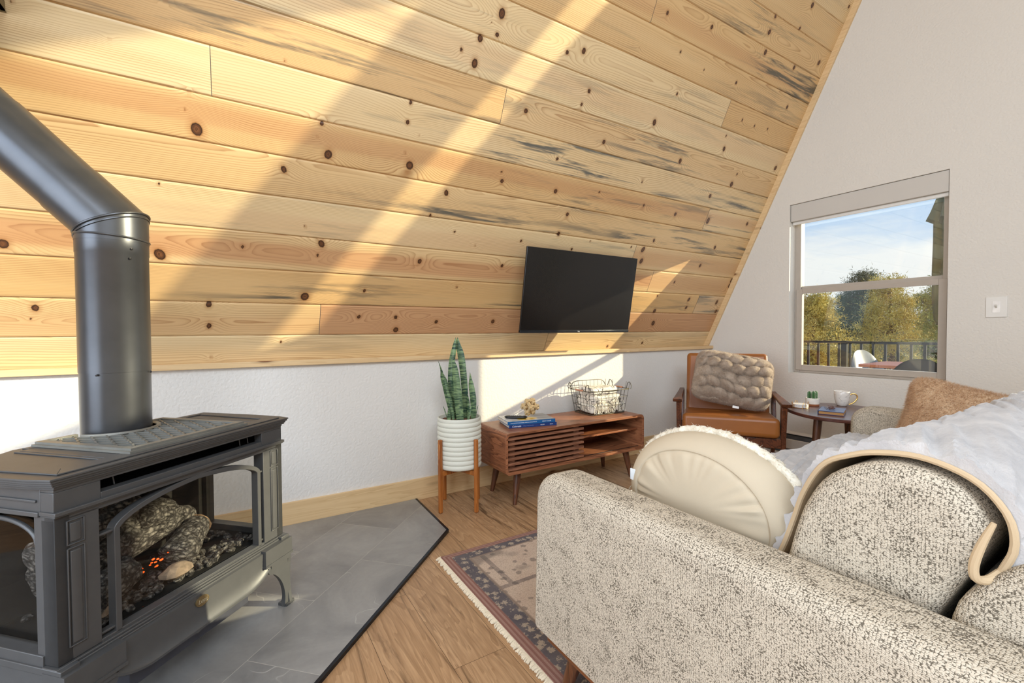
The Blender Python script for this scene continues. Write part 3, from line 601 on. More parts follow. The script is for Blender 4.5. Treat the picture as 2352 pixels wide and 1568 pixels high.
# grille around the flue collar
mb = MB(); G0, G1, V0, V1, ZG = -0.165, 0.195, 0.040, 0.385, 0.703 + zb
PCX, PCY, PRAD = 0.029, 0.36, 0.0985
mb.box(G0, G1, V0, V0 + 0.02, ZG, ZG + 0.012); mb.box(G0 - 0.008, G1 + 0.008, V0 - 0.008, V0, ZG, ZG + 0.006)
mb.box(G0, G0 + 0.018, V0 + 0.02, V1 - 0.012, ZG, ZG + 0.012); mb.box(G0 - 0.008, G0, V0, V1, ZG, ZG + 0.0059)
mb.box(G1 - 0.018, G1, V0 + 0.02, V1 - 0.012, ZG, ZG + 0.012); mb.box(G1, G1 + 0.008, V0, V1, ZG, ZG + 0.006)
mb.box(G0, PCX - PRAD, V1 - 0.012, V1, ZG, ZG + 0.012); mb.box(PCX + PRAD, G1, V1 - 0.012, V1, ZG, ZG + 0.012)
ring = [(PCX + (PRAD + 0.006) * math.cos(a), PCY + (PRAD + 0.006) * math.sin(a), ZG + 0.008) for a in np.linspace(-PI * 0.97, -PI * 0.03, 30)]
mb.tube(ring, 0.006, 6)
for sgn in (1, -1):
    dx, dy = math.cos(R(62)), sgn * math.sin(R(62)); step = 0.036
    for k in range(-30, 31):
        px = (G0 + G1) / 2 + k * step; py = (V0 + V1) / 2; seg = []
        for q in np.linspace(-0.32, 0.32, 257):
            X, Y = px + dx * q, py + dy * q
            ok = G0 + 0.012 < X < G1 - 0.012 and V0 + 0.012 < Y < V1 - 0.006 and math.hypot(X - PCX, Y - PCY) > PRAD + 0.004
            if ok: seg.append((X, Y))
            if (not ok or q >= 0.3199) and len(seg) > 3:
                mb.beam((*seg[0], ZG + 0.006), (*seg[-1], ZG + 0.006), 0.0045, 0.006); seg = []
            elif not ok: seg = []
mb.build('top_grille', simple('grille_iron', srgb(128, 128, 122), 0.42, 0.3), sv)
MB().box(G0 + 0.01, G1 - 0.01, V0 + 0.01, V1 - 0.02, z + 0.0031, z + 0.0040).build('grille_dark_sheet', BLACK, sv, flat=True)  # flat black sheet in place of the shaded depth under the grille
# front header with its long vent slot
mb = MB(); mb.box(-0.343, 0.343, 0.02, 0.06, 0.662 + zb, 0.670 + zb).box(-0.343, -0.25, 0.02, 0.06, 0.618 + zb, 0.662 + zb).box(0.25, 0.343, 0.02, 0.06, 0.618 + zb, 0.662 + zb).box(-0.25, 0.25, 0.02, 0.06, 0.618 + zb, 0.633 + zb)
mb.box(-0.347, 0.347, 0.010, 0.06, 0.610 + zb, 0.619 + zb).box(-0.345, 0.345, 0.014, 0.06, 0.606 + zb, 0.610 + zb)
mb.box(-0.343, 0.343, 0.02, 0.05, 0.594 + zb, 0.606 + zb)
for sg in (-1, 1):
    a, b = sorted((sg * 0.255, sg * 0.343)); mb.box(a, b, 0.02, 0.06, 0.27 + zb, 0.60 + zb)
    p0, p1 = sorted((sg * 0.286, sg * 0.322))
    for (za, zc) in ((0.534, 0.592), (0.300, 0.528)):
        for bx in ((p0, p1, zc - 0.003, zc), (p0, p1, za, za + 0.003), (p0, p0 + 0.003, za, zc), (p1 - 0.003, p1, za, zc)): mb.box(bx[0], bx[1], 0.0165, 0.021, bx[2] + zb, bx[3] + zb)
        mb.prism([(p0 + 0.007, 0.0185), (p0 + 0.012, 0.0165), (p1 - 0.012, 0.0165), (p1 - 0.007, 0.0185), (p1 - 0.007, 0.022), (p0 + 0.007, 0.022)], za + 0.007 + zb, zc - 0.008 + zb)
mb.box(-0.255, 0.255, 0.02, 0.05, 0.262 + zb, 0.276 + zb)
for zz_, dv in ((0.268, 0.0), (0.262, -0.004), (0.256, -0.008)): mb.box(-0.35, 0.35, 0.014 + dv, 0.06, zz_ - 0.005 + zb, zz_ + 0.001 + zb)
mb.build('front_frame', IRON, sv, bevel=0.0014)
MB().box(-0.245, 0.245, 0.045, 0.055, 0.634 + zb, 0.661 + zb).build('vent_slot', BLACK, sv, flat=True)
for u_ in (-0.238, -0.205, 0.18, 0.213): MB().beam((u_, 0.042, 0.636 + zb), (u_ - 0.004, 0.042, 0.660 + zb), 0.0015, 0.003).build('vent_wire', IRON, sv)
# arched guard in front of the glass
def arch(u0, u1, zbot, zs, zt, d):
    c = (u0 + u1) / 2; h = (u1 - u0) / 2; P = [(u0, zbot), (u0, zs - 0.01)]
    for a in np.linspace(PI, 0, 31):
        ca = math.cos(a); e = abs(ca); P.append((c + h * ca, zs + (zt - zs) * (1 - e ** 3.2) ** 0.62 * (0.72 + 0.28 * (1 - e))))
    P += [(u1, zs - 0.01), (u1, zbot)]; return P
def arch_obj(M=None, u0=-0.216, u1=0.236, nm='arched_guard', edge=0.254):
    P = arch(u0, u1, 0.272 + zb, 0.530 + zb, 0.589 + zb, 0); mb = MB(); n = len(P); w = 0.007
    rows = []
    for i, p in enumerate(P):
        a = np.array(P[max(i - 1, 0)]); b = np.array(P[min(i + 1, n - 1)]); t_ = (b - a) / np.linalg.norm(b - a); nn = np.array([-t_[1], t_[0]])
        q = np.array(p); o1 = q + nn * w; o2 = q - nn * w
        rows.append([(o1[0], 0.020, o1[1]), (o2[0], 0.020, o2[1]), (o2[0], 0.046, o2[1]), (o1[0], 0.046, o1[1])])
    mb.grid(rows, False, True, M)
    for zz_ in (0.528, 0.287):
        mb.box(-edge, u0, 0.024, 0.042, zz_ - 0.003 + zb, zz_ + 0.003 + zb, M); mb.box(u1, edge, 0.024, 0.042, zz_ - 0.003 + zb, zz_ + 0.003 + zb, M)
    return mb.build(nm, IRON, sv, bevel=0.0015)
arch_obj()
MB().box(-0.252, 0.252, 0.056, 0.059, 0.276 + zb, 0.594 + zb).build('front_glass', SGLASS, sv, flat=True)
# sides
for sg in (-1, 1):
    U = sg * 0.343; mb = MB()
    def sb(v0, v1, za, zc, o=0.0, th=0.03): a, b = sorted((U + sg * o, U - sg * th)); mb.box(a, b, v0, v1, za + zb, zc + zb)
    sb(0.06, 0.38, 0.606, 0.670); sb(0.02, 0.082, 0.27, 0.606); sb(0.33, 0.38, 0.27, 0.606); sb(0.06, 0.38, 0.25, 0.292, 0.004)
    sb(0.07, 0.34, 0.638, 0.644, 0.004, -0.0); sb(0.06, 0.385, 0.607, 0.618, 0.006); sb(0.0, 0.39, 0.252, 0.268, 0.008)
    P = [(0.082, 0.55)]
    for a in np.linspace(0, PI / 2, 8): P.append((0.082 + 0.07 * math.sin(a) , 0.53 + 0.06 * (1 - math.cos(a)) + 0.0))
    crn = [(0.082, 0.600 + zb), (0.082, 0.535 + zb)] + [(0.090 + 0.12 * (1 - math.cos(a)), 0.540 + zb + 0.048 * math.sin(a)) for a in np.linspace(0, PI / 2, 9)] + [(0.21, 0.600 + zb)]
    pts = [(U - sg * 0.01, p[0], p[1]) for p in crn[1:-1]] + [(U - sg * 0.01, 0.41 - p[0], p[1]) for p in crn[1:-1][::-1]]
    mb.tube(pts, 0.006, 6)
    mb.build('side_frame', IRON, sv, bevel=0.0014)
    a, b = sorted((U - sg * 0.022, U - sg * 0.025)); MB().box(a, b, 0.08, 0.335, 0.288 + zb, 0.608 + zb).build('side_glass', SGLASS, sv, flat=True)
# firebox inside
mb = MB(); mb.box(-0.32, 0.315, 0.335, 0.345, 0.27 + zb, 0.61 + zb).box(-0.335, 0.335, 0.06, 0.34, 0.262 + zb, 0.272 + zb).box(-0.335, 0.335, 0.06, 0.37, 0.603 + zb, 0.61 + zb).box(0.300, 0.315, 0.318, 0.345, 0.27 + zb, 0.61 + zb)
mb.build('firebox_liner', simple('soot_black', srgb(15, 15, 15), 0.8), sv, flat=True)
mb = MB(); mb.box(-0.34, 0.34, 0.375, 0.385, 0.25 + zb, 0.67 + zb); mb.build('rear_panel', IRON_D, sv, flat=True) if False else None
def logmat():
    m, nt, b = mk('charred_bark', 0.75); v = coords(nt, (1, 1, 1))
    wv_ = nd(nt, 'ShaderNodeVectorMath', {0: v, 1: nd(nt, 'ShaderNodeVectorMath', {0: nd(nt, 'ShaderNodeTexNoise', {0: v, 'Scale': 45, 'Detail': 4}).outputs[1], 3: 0.02}, operation='SCALE').outputs[0]}, operation='ADD').outputs[0]
    vo = nd(nt, 'ShaderNodeTexVoronoi', {0: nd(nt, 'ShaderNodeMapping', {0: wv_, 3: (0.6, 0.6, 1)}).outputs[0], 'Scale': 88, 'Randomness': 1}, feature='DISTANCE_TO_EDGE'); n = noise(nt, v, 60, 5, 0.7)
    k = mth(nt, 'ADD', mth(nt, 'MULTIPLY', vo.outputs[0], 1.5), mth(nt, 'MULTIPLY', mth(nt, 'SUBTRACT', n, 0.42), 1.5))
    c = ramp(nt, k, [(0.0, srgb(18, 17, 17)), (0.25, srgb(62, 60, 59)), (0.6, srgb(128, 126, 123)), (1.0, srgb(178, 174, 168))]); nt.links.new(c, b.inputs['Base Color'])
    bump(nt, b, k, 0.8, 0.006); return m
CHAR = logmat(); CUT = wood('split_log_face', srgb(196, 168, 136), srgb(120, 94, 70), 'x', 3, 0.8, 8)
ASH = simple('ash_chunk', srgb(150, 134, 118), 0.9, 0, 0.3, 60, 0.5, 120, bd=0.003)
def lg(p0, p1, r, nm='log', mat=CHAR, seed=0):
    p0, p1 = np.array(p0), np.array(p1); L = np.linalg.norm(p1 - p0); t_ = (p1 - p0) / L; a = np.cross(t_, (0, 0, 1)); a /= np.linalg.norm(a); b = np.cross(t_, a)
    m_, n = 24, 26; rows = []
    for i in range(m_):
        th_ = np.linspace(0, 2 * PI, n, endpoint=False); s = i / (m_ - 1); e = min(1, min(s, 1 - s) * 9 + 0.82)
        rad = r * e * (1 + 0.35 * fbm(th_ * 2.2 + seed * 7, np.full(n, s * 5), 3, seed)) * (1 - 0.15 * s)
        rows.append([tuple(p0 + t_ * L * s + a * q * math.cos(x) + b * q * math.sin(x)) for x, q in zip(th_, rad)])
    mb = MB(); mb.grid(rows, False, True); mb.f.append(list(range(n))); mb.f.append([(m_ - 1) * n + j for j in range(n)])
    return mb.build(nm, mat, sv, angle=60)
zf = 0.272 + zb
lg((-0.24, 0.235, zf + 0.11), (0.10, 0.25, zf + 0.145), 0.075, seed=1)
lg((-0.24, 0.12, zf + 0.05), (-0.09, 0.16, zf + 0.075), 0.050, seed=2)
l3 = lg((0.01, 0.115, zf + 0.055), (0.155, 0.20, zf + 0.09), 0.050, seed=3)
l4 = lg((-0.03, 0.20, zf + 0.19), (0.16, 0.235, zf + 0.12), 0.036, seed=4)
lg((-0.27, 0.20, zf + 0.18), (-0.02, 0.24, zf + 0.235), 0.050, seed=5)
lg((0.155, 0.198, zf + 0.09), (0.163, 0.202, zf + 0.092), 0.040, 'log_end', CUT, 6)
mb = MB(); g = np.random.default_rng(3)
def rock(mb, c, r, g):
    th_ = np.linspace(0, 2 * PI, 9, endpoint=False); rows = []
    for ph in np.linspace(0.15, PI - 0.15, 6): rows.append([(c[0] + r[0] * math.sin(ph) * math.cos(a) * g.uniform(.75, 1.15), c[1] + r[1] * math.sin(ph) * math.sin(a) * g.uniform(.75, 1.15), c[2] + r[2] * math.cos(ph)) for a in th_])
    o_ = len(mb.v); mb.grid(rows, False, True); mb.f.append([o_ + j for j in range(9)]); mb.f.append([o_ + 45 + j for j in range(9)])
for i in range(230):
    rock(mb, (g.uniform(-0.27, 0.27), g.uniform(0.075, 0.16) if i < 170 else g.uniform(0.1, 0.3), zf + g.uniform(0.004, 0.016)), (g.uniform(.006, .016), g.uniform(.006, .014), g.uniform(.006, .012)), g)
o = mb.build('coal_bed', CHAR, sv, angle=20); o['kind'] = 'stuff'
mb = MB(); rock(mb, (-0.005, 0.095, zf + 0.032), (0.048, 0.030, 0.022), g); mb.build('ash_rock', ASH, sv, angle=25); mb = MB(); rock(mb, (-0.215, 0.095, zf + 0.03), (0.035, 0.02, 0.02), g); mb.build('ash_rock', ASH, sv, angle=25)
m, nt, b = mk('glowing_ember', 0.6, col=(0.2, 0.02, 0.0)); b.inputs['Emission Color'].default_value = (1, 0.10, 0.01, 1); b.inputs['Emission Strength'].default_value = 2.2
mb = MB()
for i in range(34):
    u_ = -0.16 + 0.30 * g.random(); rock(mb, (u_, 0.125 + 0.02 * g.random(), zf + 0.03 + 0.035 * g.random() + 0.02 * (u_ > -0.1)), (g.uniform(.002, .007), .003, g.uniform(.0015, .003)), g)
o = mb.build('embers', m, sv); o['kind'] = 'stuff'; o['label'] = 'glowing orange embers'
# base skirt, legs, pan
mb = MB()
def skirt(u): return 0.150 + 0.050 * max(0, (abs(u) - 0.14) / 0.13) ** 2.2 if abs(u) > 0.14 else 0.150
us = np.linspace(-0.27, 0.27, 37); rows = []
for v_, zt_, dz in ((0.02, 0.256, 0), (-0.002, 0.250, 0), (0.000, None, 0.5), (-0.004, None, 0.012), (-0.010, None, 0.006), (-0.010, None, 0.0), (-0.002, None, -0.004), (0.02, None, -0.004)):
    rows.append([(u_, v_, (zt_ if zt_ else (skirt(u_) + dz if dz != 0.5 else (0.25 + skirt(u_)) / 2)) + zb) for u_ in us])
mb.grid(rows).build('base_skirt', IRON, sv, angle=40)
for sg in (-1, 1):
    U = sg * 0.345; mb = MB()
    for y0_, y1_, o_ in ((0, 0.39, 0),):
        vs_ = np.linspace(0.0, 0.38, 19)
        def sk(v): e = abs(v - 0.19); return 0.155 + 0.05 * max(0, (e - 0.08) / 0.11) ** 2.2 if e > 0.08 else 0.155
        mb.grid([[(U - sg * 0.02, v, 0.255 + zb) for v in vs_], [(U + sg * 0.003, v, 0.25 + zb) for v in vs_], [(U + sg * 0.006, v, sk(v) + 0.01 + zb) for v in vs_], [(U + sg * 0.010, v, sk(v) + zb) for v in vs_], [(U - sg * 0.02, v, sk(v) - 0.004 + zb) for v in vs_]])
    mb.build('side_skirt', IRON, sv, angle=40)
for sg in (-1, 1):
    for back in (0, 1):
        mb = MB(); cu = 1
        # corner block and mouldings
        a, b_ = sorted((sg * 0.225, sg * 0.352)); V = (-0.012, 0.055) if not back else (0.335, 0.40)
        mb.box(a, b_, V[0], V[1], 0.205 + zb, 0.258 + zb); mb.box(min(a, b_) - 0.002, max(a, b_) + 0.002, V[0] - 0.003, V[1], 0.198 + zb, 0.206 + zb)
        a2, b2 = sorted((sg * 0.345, sg * 0.25)); mb.box(a2, b2, V[0], V[1], 0.185 + zb, 0.198 + zb)
        # cabriole plate facing front and plate facing the side
        outer = [(0.347, 0.19), (0.342, 0.12), (0.345, 0.06), (0.352, 0.012), (0.350, 0.0)]; inner = [(0.318, 0.0), (0.314, 0.012), (0.318, 0.05), (0.311, 0.09), (0.295, 0.125), (0.27, 0.155), (0.245, 0.168), (0.24, 0.19)]
        poly = [(sg * x, q + zb + HZ * 0) for x, q in catmull(outer, 4) + catmull(inner, 4)]
        poly = [(x, max(q, 0.0)) for x, q in poly]
        v0 = -0.008 if not back else 0.39; mb.prism(poly, v0, v0 + 0.014, 'y')
        vv = [((x - 0.347) , q) for x, q in catmull(outer, 4) + catmull(inner, 4)]
        base_v = -0.010 if not back else 0.405; sgn = 1 if not back else -1
        poly2 = [(base_v - sgn * dx, max(q + zb, 0.0)) for dx, q in vv]
        U = sg * 0.347; mb.prism(poly2, *sorted((U, U - sg * 0.014)), 'x')
        mb.box(*sorted((sg * 0.356, sg * 0.316)), (v0 - 0.006), (v0 + 0.03), 0.0, 0.010)
        mb.build('leg', IRON, sv, bevel=0.0015)
MB().box(-0.19, 0.19, 0.03, 0.33, 0.098 + zb, 0.20 + zb).box(-0.33, 0.33, 0.02, 0.37, 0.20 + zb, 0.25 + zb).build('control_pan', simple('pan_grey', srgb(72, 74, 84), 0.45, 0.2), sv, bevel=0.002)
# oval badge
mb = MB(); rows = []
for rr, vv in ((1.0, -0.002), (1.0, -0.0065), (0.86, -0.0065), (0.82, -0.0052), (0.01, -0.0052)): rows.append([(-0.011 + 0.021 * rr * math.cos(a), vv, 0.229 + zb + 0.0145 * rr * math.sin(a)) for a in np.linspace(0, 2 * PI, 32, endpoint=False)])
bd = mb.grid(rows, False, True).build('badge', simple('aged_brass', srgb(150, 132, 96), 0.4, 0.8), sv)
def text(s, size, mat, parent, loc, rot, ext=0.0004, ax='CENTER', shear=0.0, nm='lettering'):
    cu_ = bpy.data.curves.new(nm, 'FONT'); cu_.body = s; cu_.size = size; cu_.extrude = ext; cu_.align_x = ax; cu_.align_y = 'CENTER'; cu_.shear = shear
    o_ = bpy.data.objects.new(nm, cu_); C.objects.link(o_); dg = bpy.context.evaluated_depsgraph_get(); me = bpy.data.meshes.new_from_object(o_.evaluated_get(dg)); bpy.data.objects.remove(o_)
    me.materials.clear(); me.materials.append(mat); o2 = bpy.data.objects.new(nm, me); C.objects.link(o2); o2.parent = parent; o2.location = loc; o2.rotation_euler = rot; return o2
text('Lopi', 0.0165, simple('badge_letters', srgb(206, 196, 170), 0.35, 0.6), bd, (-0.011, -0.0060, 0.229 + zb), (PI / 2, 0, 0), shear=0.3)

# ------------------------------------------------------------------ flue pipe
px, py = SP[0] + (PCX - PCY) * math.sqrt(.5), SP[1] + (PCX + PCY) * math.sqrt(.5)
PR = 0.0885
pp = thing('flue_pipe', 'black metal stove flue rising from the stove and bending up to the left', 'stovepipe', (px, py, 0.70))
zk = 0.655; ud = Vector((-0.95, 0.31, 1.0)).normalized()
MB().lathe([(PR * 0.985, 0.002), (PR * 0.985, 0.205)], 48).build('lower_sleeve', PIPEM, pp)
MB().lathe([(PR, 0.195), (PR, 0.56), (PR + 0.0012, 0.562), (PR + 0.0012, 0.60)], 48).build('pipe_section', PIPEM, pp)
def ringpts(c, n_, r, k=48):
    n_ = Vector(n_).normalized(); a = n_.cross(Vector((0, 1, 0))).normalized(); b_ = n_.cross(a); return [tuple(Vector(c) + a * r * math.cos(2 * PI * i / k) + b_ * r * math.sin(2 * PI * i / k)) for i in range(k)]
# elbow: lower collar mitred to the tilted part
bis = (Vector((0, 0, 1)) + ud).normalized(); kc = Vector((0, 0, zk)); k = 48
def mitre(r): # ring on bisector plane through kc, points above the vertical cylinder
    out = []
    for i in range(k):
        a = 2 * PI * i / k; p = Vector((r * math.cos(a), r * math.sin(a), 0)); t_ = (kc - p).dot(bis) / bis.z; out.append(p + Vector((0, 0, t_)))
    return out
mr = mitre(PR + 0.0018); mro = [tuple(p) for p in mr]
lo = [(p[0], p[1], 0.598) for p in mr]
MB().grid([lo, mro], False, True).build('elbow_lower', PIPEM, pp)
def along(d_, r_scale=1.0): return [tuple(p + ud * (d_ - (p - kc).dot(ud)) if d_ is not None else p) for p in mr]
MB().grid([mro, along(0.145)], False, True).build('elbow_upper', PIPEM, pp)
mb = MB(); mb.tube([tuple(p + (p - kc).normalized() * 0.0015) for p in mr], 0.0035, 8, closed=True); mb.tube([tuple(p + (p - kc).normalized() * 0.001 - Vector((0, 0, 0.012))) for p in mr], 0.0022, 6, closed=True); mb.build('seam_bead', PIPEM, pp)
mb = MB(); mb.tube(ringpts((0, 0, 0.612), (0.06, 0.0, 1), PR + 0.0025), 0.0032, 8, closed=True); mb.build('collar_bead', PIPEM, pp)
up_len = 0.74
c1 = kc + ud * 0.14; c2 = kc + ud * (0.14 + 0.28); c3 = kc + ud * (0.14 + up_len)
MB().grid([ringpts(c1, ud, PR - 0.0005), ringpts(c2, ud, PR - 0.0005)], False, True).build('tilted_section', PIPEM, pp)
MB().grid([ringpts(c2 - ud * 0.02, ud, PR - 0.003), ringpts(c3, ud, PR - 0.003)], False, True).build('tilted_section', PIPEM, pp)
SCREW = simple('screw_heads', srgb(60, 60, 62), 0.3, 0.8)
for zz_, a in ((0.575, -0.9), (0.575, 2.2), (0.19, -1.9), (0.19, -0.2), (0.545, -0.95)): MB().lathe([(0.0005, 0.0), (0.0035, 0.001), (0.0035, 0.004), (0.0001, 0.005)], 8, M=Matrix.Translation((PR * math.cos(a), PR * math.sin(a), zz_)) @ Vector((math.cos(a), math.sin(a), 0)).to_track_quat('Z', 'Y').to_matrix().to_4x4()).build('screw', SCREW, pp)
# ceiling box where the flue leaves the room (only its lower corner shows)
t = thing('flue_support_box', 'bronze metal box where the flue meets the pine ceiling, mostly out of frame', 'flue box', (-0.887, 1.72, 2.042))
mb = MB(); mb.box(-0.27, 0.275, -0.02, 0.37, -0.0, 0.004).box(0.265, 0.275, -0.02, 0.0, 0.0, 0.5).box(-0.27, -0.26, -0.02, 0.3, 0.0, 0.5).box(-0.26, 0.265, -0.02, -0.012, 0.0, 0.5).box(0.265, 0.275, 0.0, 0.36, 0.0, 0.3)
o = mb.build('shell', simple('bronze_sheet', srgb(120, 112, 88), 0.35, 0.7), t); 

# ------------------------------------------------------------------ planter and snake plant
pc = (1.089, 2.359, 0); t = thing('planter_stand', 'honey coloured four legged wooden stand holding the ribbed white pot', 'plant stand', pc, math.atan2(.083, .294))
lr = 0.141
for k in range(4):
    a = k * PI / 2; M = Matrix.Rotation(a, 4, 'Z')
    mb = MB(); mb.box(lr - 0.010, lr + 0.010, -0.010, 0.010, 0.002, 0.412, M); mb.build('leg', HONEY, t, bevel=0.004, seg=3)
MB().box(-lr + .01, lr - .01, -0.008, 0.008, 0.205, 0.233).build('crossbar', HONEY, t, bevel=0.003); MB().box(-0.008, 0.008, -lr + .01, lr - .01, 0.205, 0.2325).build('crossbar', HONEY, t, bevel=0.003)
t = thing('ribbed_planter', 'white ribbed stoneware pot standing in the honey wood stand', 'plant pot', (pc[0], pc[1], 0.234))
prof = [(0.0, 0.0), (0.105, 0.0), (0.116, 0.004)]
nr = 10; H = 0.262
for i in range(nr * 8 + 1):
    q = i / (nr * 8); prof.append((0.1215 + 0.0055 * abs(math.sin(q * nr * PI)) ** 0.7, 0.006 + q * H))
prof += [(0.1235, 0.272), (0.1245, 0.286), (0.1215, 0.291), (0.117, 0.289), (0.115, 0.262), (0.0, 0.262)]
MB().lathe(prof, 64).build('pot', POTM, t, angle=50)
mb = MB(); n = 40; rows = []
for r_ in (0.001, 0.03, 0.06, 0.09, 0.114): rows.append([(r_ * math.cos(a), r_ * math.sin(a), 0.268 + 0.006 * (random.random() - 0.5) + (0.006 if r_ < .1 else 0)) for a in np.linspace(0, 2 * PI, n, endpoint=False)])
mb.grid(rows, False, True).build('soil', SOIL, t)
m, nt, b = mk('snake_plant_leaf', 0.38); v = coords(nt, (1, 1, 1)); wv = noise(nt, coords(nt, (14, 14, 90)), 1.0, 4, 0.6, 0.9)
c = mixc(nt, ramp(nt, wv, [(0.40, 0.0), (0.50, 0.45), (0.60, 1.0)]), srgb(30, 58, 38), srgb(140, 164, 112)); c = mixc(nt, mth(nt, 'MULTIPLY', noise(nt, v, 14, 2), 0.35), c, srgb(34, 84, 78)); nt.links.new(c, b.inputs['Base Color']); LEAF = m
sp = thing('snake_plant', 'tall snake plant with banded sword leaves growing in the ribbed pot', 'plant', (pc[0], pc[1], 0.495))
lat = Vector((0.852, -0.524, 0)); dpt = Vector((0.524, 0.852, 0))
def blade(pts, d, tw=0.0, fold=0.35, d2=None):
    P = catmull([(a, b_, w_) for a, b_, w_ in pts], 6); n = len(P); rows = []
    for i, (a, b_, w_) in enumerate(P):
        s = i / (n - 1); u = (a - 405) * 0.000336; z = 0.98 - (b_ - 110) * 0.000336 - 0.495; w = max(w_, 1) * 0.000336 / 2
        cen = lat * u + dpt * (d + (0 if d2 is None else (d2 - d) * s)) + Vector((0, 0, z)); ang = tw * s; L = lat * math.cos(ang) + dpt * math.sin(ang); D = dpt * math.cos(ang) - lat * math.sin(ang)
        rows.append([tuple(cen + L * w * q + D * (abs(q) ** 1.5) * w * fold * -1 + D * e) for q, e in ((-1, 0), (-.5, 0), (0, 0), (.5, 0), (1, 0), (.5, .002), (0, .003), (-.5, .002))])
    return MB().grid(rows, False, True).build('leaf', LEAF, sp, angle=60)
blade([(330, 1520, 50), (270, 1150, 95), (262, 800, 100), (290, 500, 105), (335, 250, 75), (350, 110, 3)], 0.012, -0.3)
blade([(510, 1520, 70), (500, 1100, 105), (470, 700, 115), (430, 400, 115), (385, 220, 75), (378, 108, 3)], 0.02, 0.3)
blade([(430, 1520, 120), (405, 1200, 140), (378, 900, 120), (350, 650, 95), (325, 520, 45), (318, 440, 3)], -0.022, 0.1)
blade([(290, 1520, 50), (215, 1200, 75), (165, 950, 95), (118, 800, 75), (100, 680, 42), (55, 520, 3)], 0.0, 0.9)
blade([(310, 1520, 40), (265, 1200, 60), (215, 1030, 55), (190, 850, 62), (145, 740, 3)], -0.01, -0.7)
blade([(640, 1520, 80), (645, 1200, 105), (612, 950, 95), (600, 830, 48), (592, 715, 3)], 0.01, 0.4)
blade([(575, 1520, 40), (600, 1330, 45), (625, 1260, 3)], -0.045, 0.2); blade([(560, 1520, 40), (566, 1250, 45), (548, 1080, 4)], 0.0, 0.5)
blade([(210, 1500, 12), (160, 1340, 16), (135, 1275, 2)], -0.02, 0.2); blade([(680, 1500, 12), (715, 1330, 14), (735, 1275, 2)], 0.0, 0.2); blade([(240, 1520, 60), (240, 1400, 50), (230, 1300, 3)], -0.03, 0.2)
blade([(320, 1520, 36), (290, 1330, 44), (222, 1150, 3)], -0.035, 0.3)

# ------------------------------------------------------------------ media console
mc = thing('media_console', 'low walnut media console with rounded corners and a slatted sliding door', 'media console', (1.842, 2.340, 0))
hw, hd, zb0, zt0, th_ = 0.560, 0.180, 0.192, 0.434, 0.017
out = rrect(-hw, hw, zb0, zt0, 0.030, 6); inn = rrect(-hw + th_, hw - th_, zb0 + th_, zt0 - th_, 0.014, 6)
mb = MB(); mb.grid([[(x, y, z) for x, z in o_] for y, o_ in ((-hd, out), (hd, out), (hd, inn), (-hd, inn))], True, True)
mb.build('cabinet_shell', WALNUT_B, mc, bevel=0.0012, angle=30)
MB().box(-hw + th_, hw - th_, hd - 0.012, hd - 0.006, zb0 + th_, zt0 - th_).build('back_panel', WALNUT_X, mc, flat=True)
MB().box(0.015, hw - th_, -0.135, hd - 0.013, 0.322, 0.334).build('shelf', WALNUT_X, mc, bevel=0.001)
MB().box(-0.006, 0.010, -0.13, hd - 0.013, zb0 + th_, zt0 - th_).build('partition', WALNUT_Y, mc, flat=True)
dr = MB(); x0s, x1s = -hw + th_ + 0.002, 0.022
for xx in (x0s + 0.022, x1s - 0.062): dr.box(xx, xx + 0.038, -0.150, -0.138, zb0 + th_ + .002, zt0 - th_ - .002)
for i in range(7):
    z0_ = 0.2145 + i * 0.0292; dr.box(x0s, x1s, -0.172, -0.150, z0_, z0_ + 0.0142)
dr.build('slatted_door', wood('walnut_slats', srgb(164, 112, 84), srgb(108, 66, 46), 'x', 1.6, 0.4, 8), mc, bevel=0.001)
for sx_ in (-1, 1):
    for sy_ in (-1, 1): MB().tube([(sx_ * 0.440, sy_ * 0.115, zb0 + 0.002), (sx_ * 0.455, sy_ * 0.125, 0.11), (sx_ * 0.475, sy_ * 0.137, 0.0)], [0.023, 0.0195, 0.0115], 20).build('leg', WALNUT_Z, mc)
MB().box(x1s, hw - th_, -0.150, -0.146, zb0 + th_, zb0 + th_ + 0.003).build('door_track', DKPLAST, mc, flat=True)
ZC_ = 0.4345
# books, remote, ornament
bt = R(-13.5)
def book(nm, lab, x, y, z, w, d, h, cover, spine, lines, rz, page=srgb(236, 228, 212)):
    t = thing(nm, lab, 'book', (x, y, z), rz, 'books stacked on the console')
    MB().box(0.002, w - 0.002, 0.003, d - 0.003, 0.002, h - 0.002).build('pages', simple(nm + '_pages', page, 0.8, 0, 0.03, 300), t, flat=True)
    mb = MB(); mb.box(0, w, 0, d, 0, 0.002).box(0, w, 0, d, h - 0.002, h).box(0, w, -0.0005, 0.0025, 0, h); cv = mb.build('cover', spine, t, bevel=0.0006)
    for s, sz, xx, mt_, shr in lines: text(s, sz, mt_, cv, (xx, -0.0007, h / 2), (PI / 2, 0, 0), 0.0002, 'LEFT', shr, 'spine_text')
    if cover: MB().box(0.001, w - 0.001, 0.003, d - 0.001, h, h + 0.0004).build('cover_art', cover, t, flat=True)
    return t
NAVY = simple('navy_spine', srgb(30, 56, 112), 0.35); BLUE = simple('teal_blue_spine', srgb(28, 92, 146), 0.35); INK = simple('white_print', srgb(236, 238, 240), 0.5); INKG = simple('grey_print', srgb(120, 140, 180), 0.5)
m, nt, b = mk('mountain_cover_art', 0.3); v = coords(nt); n = noise(nt, v, 16, 5, 0.6, 0.5)
sxv = nd(nt, 'ShaderNodeSeparateXYZ', {0: v}); art = mixc(nt, ramp(nt, n, [(0.35, 0), (0.6, 1)]), srgb(150, 152, 158), srgb(216, 216, 214))
